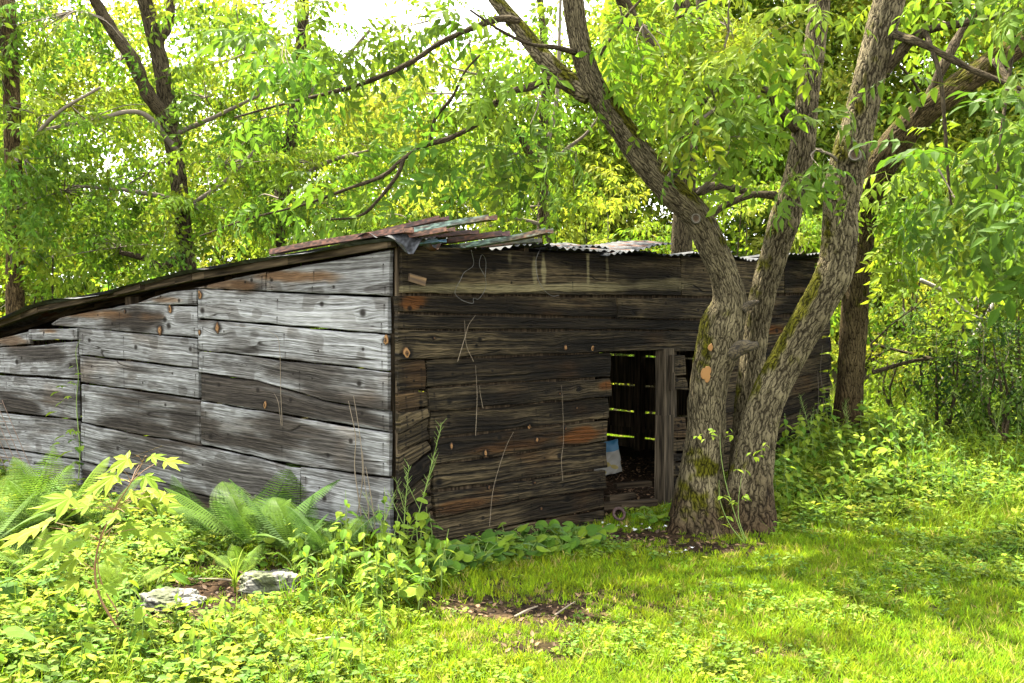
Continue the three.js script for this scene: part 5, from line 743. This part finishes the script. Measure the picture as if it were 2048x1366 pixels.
// dry vines at the corner of the side wall and single dead twigs on the boards
{
  const P = (side, o) => ([x, y]) => { const [s, h] = side === 'L' ? onLeft(x, y) : onFront(x, y), d = side === 'L' ? LDIR : FDIR, n = side === 'L' ? LNOR : FNOR; return V(CORNER.x + d.x * s + n.x * o, h, CORNER.z + d.z * s + n.z * o); };
  const twig = (name, side, lines, r, label, mat, o = 0.045) => { const f = P(side, o), b = f(lines[0][0]), g = thing(name, b, label, 'dry vine'); for (const l of lines) part('stem', tube(l.map((p) => f(p).sub(b)), [r * 0.7, r * 0.55, r * 0.25], { n: 24, radial: 5 }), mat, g); };
  twig('dry_vine', 'L', [[[735, 1100], [730, 1050], [738, 1000], [744, 950], [742, 900], [736, 850], [726, 790]], [[740, 1095], [742, 1040], [734, 980], [728, 930], [730, 870], [720, 820], [716, 800]], [[752, 1080], [756, 1020], [748, 960], [744, 900]], [[770, 1060], [764, 1010], [756, 960], [750, 930]]], 0.0065, 'bundle of dry grey vine stems rising at the corner end of the side wall', stemDry, 0.08);
  twig('dry_vine', 'L', [[[575, 850], [572, 780], [570, 700], [566, 675], [545, 662], [480, 650]], [[573, 850], [566, 800], [558, 785]]], 0.003, 'single thin dry tendril hooked across the upper grey planks', stemDry);
  twig('dry_vine', 'F', [[[938, 870], [941, 790], [938, 730]], [[953, 815], [948, 790], [946, 770]]], 0.003, 'short dry tendril hanging on the middle of the dark front panel', stemDry, 0.06);
  twig('dry_vine', 'F', [[[902, 722], [918, 670], [924, 650], [938, 630]], [[934, 722], [920, 690], [916, 640]]], 0.0035, 'forked dry twig caught on the lintel plank left of the doorway', stemDry, 0.06);
  twig('dry_vine', 'F', [[[966, 1050], [972, 985], [980, 950], [1000, 890], [1014, 862]]], 0.003, 'long dry stem slanting across the lower planks of the front panel', stemDry, 0.06);
  twig('dry_vine', 'F', [[[1113, 960], [1110, 920], [1114, 880], [1112, 800], [1110, 770]]], 0.0025, 'thin straight dry stem hanging near the doorway edge of the panel', stemDry, 0.06);
  twig('dry_vine', 'F', [[[1634, 860], [1636, 800], [1630, 740], [1634, 690]], [[1622, 850], [1626, 790], [1624, 740]]], 0.004, 'dark dry stems on the far end of the front wall behind the tree', twigMat, 0.06);
}
// tall seeding weeds
function seedWeed(px, py, tx, ty, label, sd, group) {
  seed(sd); const b = atGround(px, py), zz = -b.z, g = thing('tall_weed', b, label, 'weed', group), W = (x, y, dz = 0) => at(x, y, zz + dz).sub(b), tip = W(tx, ty), c = new THREE.CatmullRomCurve3([V(0, -0.02, 0), tip.clone().multiplyScalar(0.5).add(V(rr(-0.02, 0.02), 0, 0)), tip]);
  const G = [tube(c.points, [0.0042, 0.0032, 0.0012], { n: 18, radial: 5 })];
  for (let k = 0; k < 34; k++) { const t = mix(0.45, 1, k / 34), p = c.getPoint(t), a = rr(0, 6.3), L = rr(0.03, 0.065); const e = p.clone().add(V(Math.cos(a) * L * 0.65, L * 0.75, Math.sin(a) * L * 0.65)); G.push(tube([p, p.clone().lerp(e, 0.5), e], [0.0014, 0.0013, 0.0006], { n: 3, radial: 3, cap: false })); }
  for (const f of [0.35, 0.5]) { const p = c.getPoint(f), a = rr(0, 6.3), e = p.clone().add(V(Math.cos(a) * 0.1, 0.2, Math.sin(a) * 0.06)); G.push(tube([p, p.clone().lerp(e, 0.5), e], [0.002, 0.0016, 0.0008], { n: 5, radial: 4 })); for (let k = 0; k < 10; k++) { const q = p.clone().lerp(e, rr(0.4, 1)), h = rr(0, 6.3), x = q.clone().add(V(Math.cos(h) * 0.025, 0.035, Math.sin(h) * 0.025)); G.push(tube([q, q.clone().lerp(x, 0.5), x], [0.0012, 0.001, 0.0005], { n: 3, radial: 3, cap: false })); } }
  part('stem', mergeGeometries(G), stemMat, g); for (let k = 0; k < 7; k++) addLeaf(g, k % 2 ? ovalLeaf : roundLeaves[0], c.getPoint(rr(0.12, 0.5)), around(rr(0, 6.3)), rr(0, 0.6), rr(0.05, 0.09), GREENS[2]);
}
seedWeed(812, 1110, 884, 845, 'tall weed with thin seed pods leaning right at the shed corner', 551);
seedWeed(806, 1115, 818, 930, 'shorter seed-pod weed hugging the shed corner post', 552);
seedWeed(745, 1130, 790, 985, 'wispy seed-pod weed before the dry vines of the side wall', 553);
seedWeed(1700, 905, 1690, 800, 'seed-pod weed standing in front of the mossy trunk', 554);
seedWeed(1640, 930, 1600, 790, 'tall seed-pod weed at the far end of the shed wall', 555);
seedWeed(1960, 900, 1905, 780, 'pale seed-pod weed below the dark shrubs on the right', 556);
seedWeed(1990, 930, 2005, 800, 'seed-pod weed closest to the right picture edge', 557);
{ // young ash shoot before the big tree
  seed(560); const b = atGround(1492, 1085), zz = -b.z, g = thing('tree_shoot', b, 'thin green shoot with small bright leaves standing before the big tree', 'seedling'), W = (x, y, dz = 0) => at(x, y, zz + dz).sub(b);
  const lines = [[[1492, 1090], [1470, 1030], [1450, 960], [1441, 900], [1440, 868]], [[1490, 1088], [1460, 1050], [1440, 1000], [1438, 960]], [[1494, 1085], [1478, 1040], [1477, 1000], [1484, 950]]];
  for (const l of lines) part('stem', tube(l.map(([x, y]) => W(x, y)), [0.004, 0.003, 0.0012], { n: 14, radial: 5 }), stemMat, g);
  for (const [x, y, s, n] of [[1425, 865, 0.06, 5], [1400, 870, 0.05, 4], [1455, 866, 0.05, 4], [1510, 905, 0.06, 5], [1522, 890, 0.05, 4], [1485, 935, 0.06, 3], [1440, 1000, 0.06, 4], [1480, 1000, 0.07, 5], [1495, 985, 0.06, 3], [1450, 1040, 0.06, 4]]) for (let k = 0; k < n; k++) addLeaf(g, ovalLeaf, W(x + rr(-10, 10), y + rr(-10, 10), rr(-0.06, 0.03)), around(rr(0, 6.3)), rr(0, 0.6), s * rr(0.8, 1.2), GREENS[2 + k % 2]);
}
console.log('plants');

// ---------- rocks, roof channels and what lies about ----------
const rockTex = tex(512, 512, (i, j) => { const x = i / 512, y = j / 512, n = 0.6 * fbm(x * 9, y * 9, 5) + 0.5 * n2(x * 120, y * 120) * 0.5, d = smooth(0.28, 0.4, n2(x * 60 + 9, y * 60)), ms = smooth(0.05, 0.3, fbm(x * 4 + 3, y * 4, 4)); const k = 92 + 70 * n - 40 * d; return [mix(k, 52, ms * 0.7), mix(k * 0.97, 58, ms * 0.7), mix(k * 0.88, 26, ms * 0.7)]; }, true);
const rockMat = new THREE.MeshStandardMaterial({ map: rockTex, bumpMap: rockTex, bumpScale: 0.012, roughness: 0.95 });
function rock(px, py, sx, sy, sz, label, sd, yaw = 0) {
  const p = atGround(px, py), g = new THREE.IcosahedronGeometry(1, 24), a = g.attributes.position, v = V(), uv = [];
  for (let i = 0; i < a.count; i++) { v.fromBufferAttribute(a, i).normalize(); const flat = Math.max(Math.abs(v.x), Math.abs(v.y) * 1.1, Math.abs(v.z)), k = mix(1, 0.82 / flat, 0.35) * (1 + 0.34 * n3(v.x * 1.6 + sd, v.y * 1.6, v.z * 1.6) + 0.16 * n3(v.x * 5 + sd, v.y * 5, v.z * 5) + 0.07 * n3(v.x * 15, v.y * 15 + sd, v.z * 15)); a.setXYZ(i, v.x * k * sx, v.y * k * sy, v.z * k * sz); uv.push((v.x * sx + v.y * sy * 0.5) / 0.5, (v.z * sz + v.y * sy) / 0.5); }
  g.setAttribute('uv', new THREE.Float32BufferAttribute(uv, 2)); const m = part('rock', toCreasedNormals(g, 0.7), rockMat); m.position.copy(p).add(V(0, sy * 0.02, 0)); m.rotation.y = yaw; tag(m, label, 'rock');
}
rock(345, 1208, 0.19, 0.085, 0.15, 'pale cracked rock lying right of the maple seedling', 3, 0.4);
rock(548, 1168, 0.17, 0.08, 0.13, 'pale grey rock below the largest fern, the farther of two', 8, 0.2);
// rusty steel channels stacked on the roof
const rustTex = (a, b, c, sd) => tex(256, 256, (i, j) => { const x = i / 256, y = j / 256, r = smooth(-0.1, 0.25, fbm(x * 7 + sd, y * 3, 5)), k = 0.85 + 0.4 * n2(x * 50, y * 50 + sd); return [0, 1, 2].map((z) => mix(a[z], mix(b[z], c[z], smooth(0, 0.4, fbm(x * 14, y * 14 + sd, 3))), r) * k); }, true);
const chMat = [[[84, 56, 52], [92, 56, 38], [70, 42, 30]], [[112, 136, 122], [118, 78, 54], [84, 54, 38]], [[118, 80, 62], [128, 96, 72], [86, 54, 36]], [[72, 48, 44], [96, 58, 38], [60, 38, 28]], [[78, 82, 64], [100, 72, 48], [66, 48, 34]], [[84, 130, 154], [80, 108, 122], [84, 64, 46]]].map(([a, b, c], i) => new THREE.MeshStandardMaterial({ map: rustTex(a, b, c, i * 9), roughness: 0.75, metalness: 0.15, color: new THREE.Color(0.75, 0.75, 0.75) }));
function channel(a, b, w, h, mat, label, roll = 0) { // open channel: web and two lips, 3 mm steel
  const d = b.clone().sub(a), len = d.length(); const sh = new THREE.Shape(), t = 0.004; [[-w / 2, 0], [w / 2, 0], [w / 2, h], [w / 2 - t, h], [w / 2 - t, t], [-w / 2 + t, t], [-w / 2 + t, h], [-w / 2, h]].forEach(([x, y], i) => i ? sh.lineTo(x, y) : sh.moveTo(x, y));
  const g = new THREE.ExtrudeGeometry(sh, { depth: len, bevelEnabled: false, steps: 6 }), p = g.attributes.position, uv = g.attributes.uv; for (let i = 0; i < p.count; i++) { uv.setXY(i, (p.getX(i) + p.getY(i)) / 0.4, p.getZ(i) / 1.2); p.setY(i, p.getY(i) + 0.012 * n2(p.getZ(i) * 2 + len * 9, 1)); }
  g.computeVertexNormals(); const m = part('steel_channel', g, mat); m.position.copy(a); m.lookAt(b); m.rotateZ(roll); tag(m, label, 'steel channel', 'steel channels stacked on the roof corner'); return m;
}
const onF = (px, py, f) => onPlane(px, py, LNOR, inShed(0, f, 0));
[[[549, 507], [818, 466], -0.06, 0.09, 0.035, 2, 'longest flat rusty channel running down the gable edge of the roof'],
  [[760, 470], [889, 443], 0.22, 0.09, 0.028, 0, 'purple-brown channel on top at the back of the roof stack'],
  [[800, 474], [986, 438], 0.12, 0.08, 0.03, 1, 'topmost channel of the stack, pale turquoise with a rusty tip, reaching out highest'],
  [[770, 486], [902, 465], 0.02, 0.08, 0.028, 2, 'short rust-orange channel end just right of the bent roof corner'],
  [[800, 489], [950, 471], 0.3, 0.08, 0.028, 3, 'dark rusty channel in the middle of the stack'],
  [[840, 498], [1012, 472], 0.42, 0.08, 0.032, 0, 'purple channel with a rusted end, second from the right in the stack'],
  [[880, 504], [1099, 466], 0.56, 0.08, 0.032, 1, 'rightmost channel of the stack, faded with a red-brown end'],
  [[900, 506], [1076, 484], 0.7, 0.08, 0.028, 4, 'olive channel lying lowest under the rightmost channel'],
  [[836, 494], [884, 487], 0.1, 0.08, 0.02, 5, 'short sky-blue strip poking out under the channels']]
  .forEach(([a, b, f, w, h, m, l]) => channel(onF(a[0], a[1], f), onF(b[0], b[1], f), w, h, chMat[m], l));
// loose sheets lifted at the front eave
function looseSheet(px0, py0, px1, py1, f0, wid, label, sd) { const a = onFront(px0, py0), b = onFront(px1, py1), rows = []; for (let j = 0; j <= 10; j++) { const r = []; for (let i = 0; i <= 48; i++) { const u = i / 48, w = j / 10, f = mix(a[0], b[0], u), y = mix(a[1], b[1], u); r.push(inShed(-0.12 + w * wid, f, y + 0.012 * Math.sin(f / 0.076 * 6.283) * 0.8 + w * 0.03 + 0.01 * n2(u * 4 + sd, w * 2))); } rows.push(r); } const g = bentSheet(rows), b0 = inShed(0, a[0], a[1]); const m = part('loose_roof_sheet', g, zinc); tag(m, label, 'metal sheet'); }
looseSheet(1190, 510, 1320, 487, 0, 0.5, 'loose corrugated sheet whose corner lifts off the eave left of the tree', 3);
looseSheet(1062, 500, 1194, 494, 0, 0.4, 'loose corrugated sheet lying flat beside the roof channels', 6);
{ // wire loops hanging from the eave
  const wm = new THREE.MeshStandardMaterial({ color: new THREE.Color(0.1, 0.095, 0.09), roughness: 0.6, metalness: 0.4 });
  const W = (l, label) => { const q = l.map(([x, y]) => { const [s, h] = onFront(x, y); return inShed(-0.075 - 0.02 * Math.sin(x), s, h); }); const m = part('hanging_wire', tube(q, [0.0016, 0.0016], { n: 70, radial: 5 }), wm); tag(m, label, 'wire'); };
  W([[927, 500], [934, 530], [915, 545], [900, 560], [896, 585], [908, 600], [925, 606], [935, 596], [942, 598], [955, 575], [950, 555], [938, 530], [945, 510], [955, 520], [950, 555]], 'tangled wire loop hanging from the eave under the roof channels');
  W([[1068, 492], [1060, 520], [1058, 560], [1070, 582], [1090, 592], [1105, 590]], 'single bent wire hanging from the eave right of the tangled loop');
}
{ // pale wood block nailed to the header
  const [s, h] = onFront(822, 560), m = part('wood_block', beam(inShed(-0.048, s - 0.07, h + 0.018), inShed(-0.048, s + 0.07, h - 0.014), 0.03, 0.05, V(0, 1, 0), 2), new THREE.MeshStandardMaterial({ map: timberTex, color: new THREE.Color(0.6, 0.4, 0.2), roughness: 0.85 }), shed, SHED); m.name = 'wood_block'; m.userData.label = 'pale tan wood block nailed to the header plank';
}
{ // rusty wire panel leaning at the left
  const wm = new THREE.MeshStandardMaterial({ color: new THREE.Color(0.12, 0.075, 0.05), roughness: 0.8, metalness: 0.3 }); const P = (x, y) => { const [s, h] = onLeft(x, y); return inShed(s, -0.14, h); }; const b = P(40, 900), g = thing('wire_panel', b, 'rusty welded wire panel leaning on the side wall at the left edge', 'wire panel');
  for (let k = 0; k < 9; k++) { const x = -70 + k * 13; part('wire', tube([P(x, 798), P(x + 30, 868), P(x + 62, 940)].map((p) => p.sub(b)), [0.003, 0.003], { n: 12, radial: 5 }), wm, g); }
  for (let k = 0; k < 4; k++) { const y = 800 + k * 36, x = -70 + k * 15; part('wire', tube([P(x, y), P(x + 52, y + 2), P(x + 104, y + 5)].map((p) => p.sub(b)), [0.003, 0.003], { n: 12, radial: 5 }), wm, g); }
}
// inside the doorway
{
  const bagTex = (() => { const c = document.createElement('canvas'); c.width = c.height = 256; const x = c.getContext('2d'); x.fillStyle = '#6a675e'; x.fillRect(0, 0, 256, 256); x.fillStyle = '#144a64'; x.fillRect(0, 0, 256, 84); x.fillStyle = '#76868c'; x.font = 'bold 44px sans-serif'; x.fillText('31', 60, 62); x.fillStyle = '#6e6020'; for (const [a, b, r] of [[70, 150, 26], [150, 175, 34], [205, 205, 28], [120, 225, 30]]) { x.beginPath(); x.ellipse(a, b, r, r * 0.55, 0.5, 0, 7); x.fill(); } const t = new THREE.CanvasTexture(c); t.colorSpace = THREE.SRGBColorSpace; return t; })();
  const p = at(1200, 936, 10.6), w = 0.36, h = 0.3, g = new THREE.BoxGeometry(w, h, 0.16, 14, 14, 6), a = g.attributes.position; for (let i = 0; i < a.count; i++) { const x = a.getX(i) / w * 2, y = a.getY(i) / h * 2, z = a.getZ(i); const s = 1 - 0.35 * Math.pow(Math.abs(x), 3) * 0.6; a.setXYZ(i, a.getX(i) * (1 + 0.06 * n2(y * 2, z * 9)) * (1 - 0.08 * y), a.getY(i) + 0.02 * n2(x * 3, z * 5) + 0.02 * x, z * s * (1 - 0.45 * Math.max(0, y)) + 0.02 * n2(x * 4, y * 4)); } g.computeVertexNormals();
  const m = part('feed_bag', g, new THREE.MeshStandardMaterial({ map: bagTex, roughness: 0.6 })); m.position.copy(p).add(V(0, 0.02, 0)); m.rotation.set(-0.12, 0.25, 0.06); m.position.y = Math.max(m.position.y, landHeight(p.x, p.z) + 0.2); tag(m, 'crumpled white feed bag with a blue band inside the doorway', 'bag');
  const log = (x0, y0, x1, y1, z, r, label, mat) => { const A = at(x0, y0, z), B2 = at(x1, y1, z + 0.15); const o = part('old_timber', beam(A, B2, r * 2, r * 1.4, V(0, 1, 0), x0), mat); tag(o, label, 'timber'); };
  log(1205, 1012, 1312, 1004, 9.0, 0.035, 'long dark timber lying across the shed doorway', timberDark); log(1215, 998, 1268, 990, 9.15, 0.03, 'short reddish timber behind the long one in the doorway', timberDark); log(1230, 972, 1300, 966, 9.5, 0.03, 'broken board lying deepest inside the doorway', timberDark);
  const t = new THREE.TorusGeometry(0.045, 0.012, 10, 24); const o = part('iron_ring', t, chMat[3]); o.position.copy(at(1238, 1028, 8.75)); o.rotation.set(-0.5, 0.3, 0); tag(o, 'small rusty iron ring on the ground in the doorway', 'ring');
  seed(601); const sm = new THREE.MeshStandardMaterial({ color: new THREE.Color(0.6, 0.6, 0.58), roughness: 0.9, side: THREE.DoubleSide }), geos = [0, 1, 2].map((k) => { const G = new THREE.PlaneGeometry(1, 0.6, 5, 4), q = G.attributes.position; for (let i = 0; i < q.count; i++) q.setXYZ(i, q.getX(i) * (1 + 0.3 * n2(q.getY(i) * 5, k)), q.getY(i) * (1 + 0.4 * n2(q.getX(i) * 5, k + 4)), 0.16 * n2(q.getX(i) * 4 + k, q.getY(i) * 4)); G.rotateX(-Math.PI / 2); G.computeVertexNormals(); return G; });
  const S2 = [[1205, 1048], [1218, 1052], [1236, 1054], [1252, 1056], [1283, 1051], [1296, 1060], [1270, 1062], [1330, 1056], [1350, 1110], [1362, 1108], [1384, 1098], [1340, 1107], [1372, 1104], [1215, 1060]];
  for (const [x, y] of S2) { const q = part('paper_scrap', geos[Math.floor(rnd() * 3)], sm); q.position.copy(atGround(x, y)).add(V(0, 0.014, 0)); q.rotation.y = rr(0, 6); q.scale.setScalar(rr(0.025, 0.06)); tag(q, 'torn white scrap on the bare soil before the doorway', 'scrap', 'white scraps before the doorway'); }
}
// sticks on the ground
[[150, 1218, 330, 1232, 0.006, 'pale straight stick lying left of the cracked rock'], [1030, 1240, 1075, 1222, 0.007, 'short dry stick on the bare patch of the lawn'], [500, 1172, 380, 1166, 0.006, 'thin dry stick reaching between the two pale rocks'], [620, 1293, 690, 1290, 0.012, 'stubby white stick in the sunlit grass at the lower left'], [1110, 1236, 1150, 1212, 0.005, 'thin twig right of the stick on the bare patch'], [70, 1360, 200, 1300, 0.005, 'reddish fallen stem in the weeds at the lower left corner']]
  .forEach(([a, b, c, d, r, l], i) => { const p = atGround(a, b), q = atGround(c, d); p.y += r + 0.012; q.y += r + 0.02; const m = part('stick', tube([p, p.clone().lerp(q, 0.5).add(V(0.01, 0.012, 0.01)), q], [r, r * 0.9, r * 0.6], { n: 14, radial: 7 }), i === 5 ? stemRed : stemDry); tag(m, l, 'stick'); });
// arching grass clumps and big-leaved plants among the weeds
function archGrass(px, py, n, h, label, sd) { seed(sd); const g = thing('arching_grass', atGround(px, py), label, 'grass'); for (let i = 0; i < n; i++) { const T = new Tris(), L = h * rr(0.6, 1.2), w = rr(0.003, 0.006), b = rr(0.5, 1.3), P = (t, sd2) => [L * b * 0.6 * t * t, L * (t - 0.55 * b * t * t), sd2 * w * (1 - t * t)]; for (let k = 0; k < 6; k++) T.quad(P(k / 6, -1), P(k / 6, 1), P((k + 1) / 6, 1), P((k + 1) / 6, -1)); const m = part('blade', T.geo(), GREENS[2 + i % 2], g); m.rotation.y = rr(0, 6.3); } }
archGrass(470, 1185, 20, 0.34, 'clump of long arching grass blades between the two pale rocks', 701); archGrass(300, 1200, 12, 0.3, 'arching grass blades left of the cracked pale rock', 702); archGrass(700, 1250, 14, 0.3, 'arching grass clump below the shed corner in the sun', 703); archGrass(430, 1290, 14, 0.28, 'arching grass clump in the sunlit weeds below the cracked rock', 704);
[[15, 1320, 0.2, 5, 'coarse plant with the largest leaves at the lower left picture edge'], [70, 1200, 0.13, 7, 'dark broad-leaved plant in the shade below the left ferns'], [310, 1190, 0.12, 4, 'plant with pale rounded leaves just left of the cracked rock'], [790, 1195, 0.12, 6, 'broad dark-leaved plant in front of the shed corner post']].forEach(([x, y, s, n, l], i) => { seed(720 + i); stalkPlant('broadleaf_plant', atGround(x, y), l, 'plant', null, n, s * 1.3, [ovalLeaf, roundLeaves[0]], s, i === 1 ? [GREENS[1]] : [GREENS[0], GREENS[2]], 0.9); });
console.log('small');
renderer.render(scene, camera);
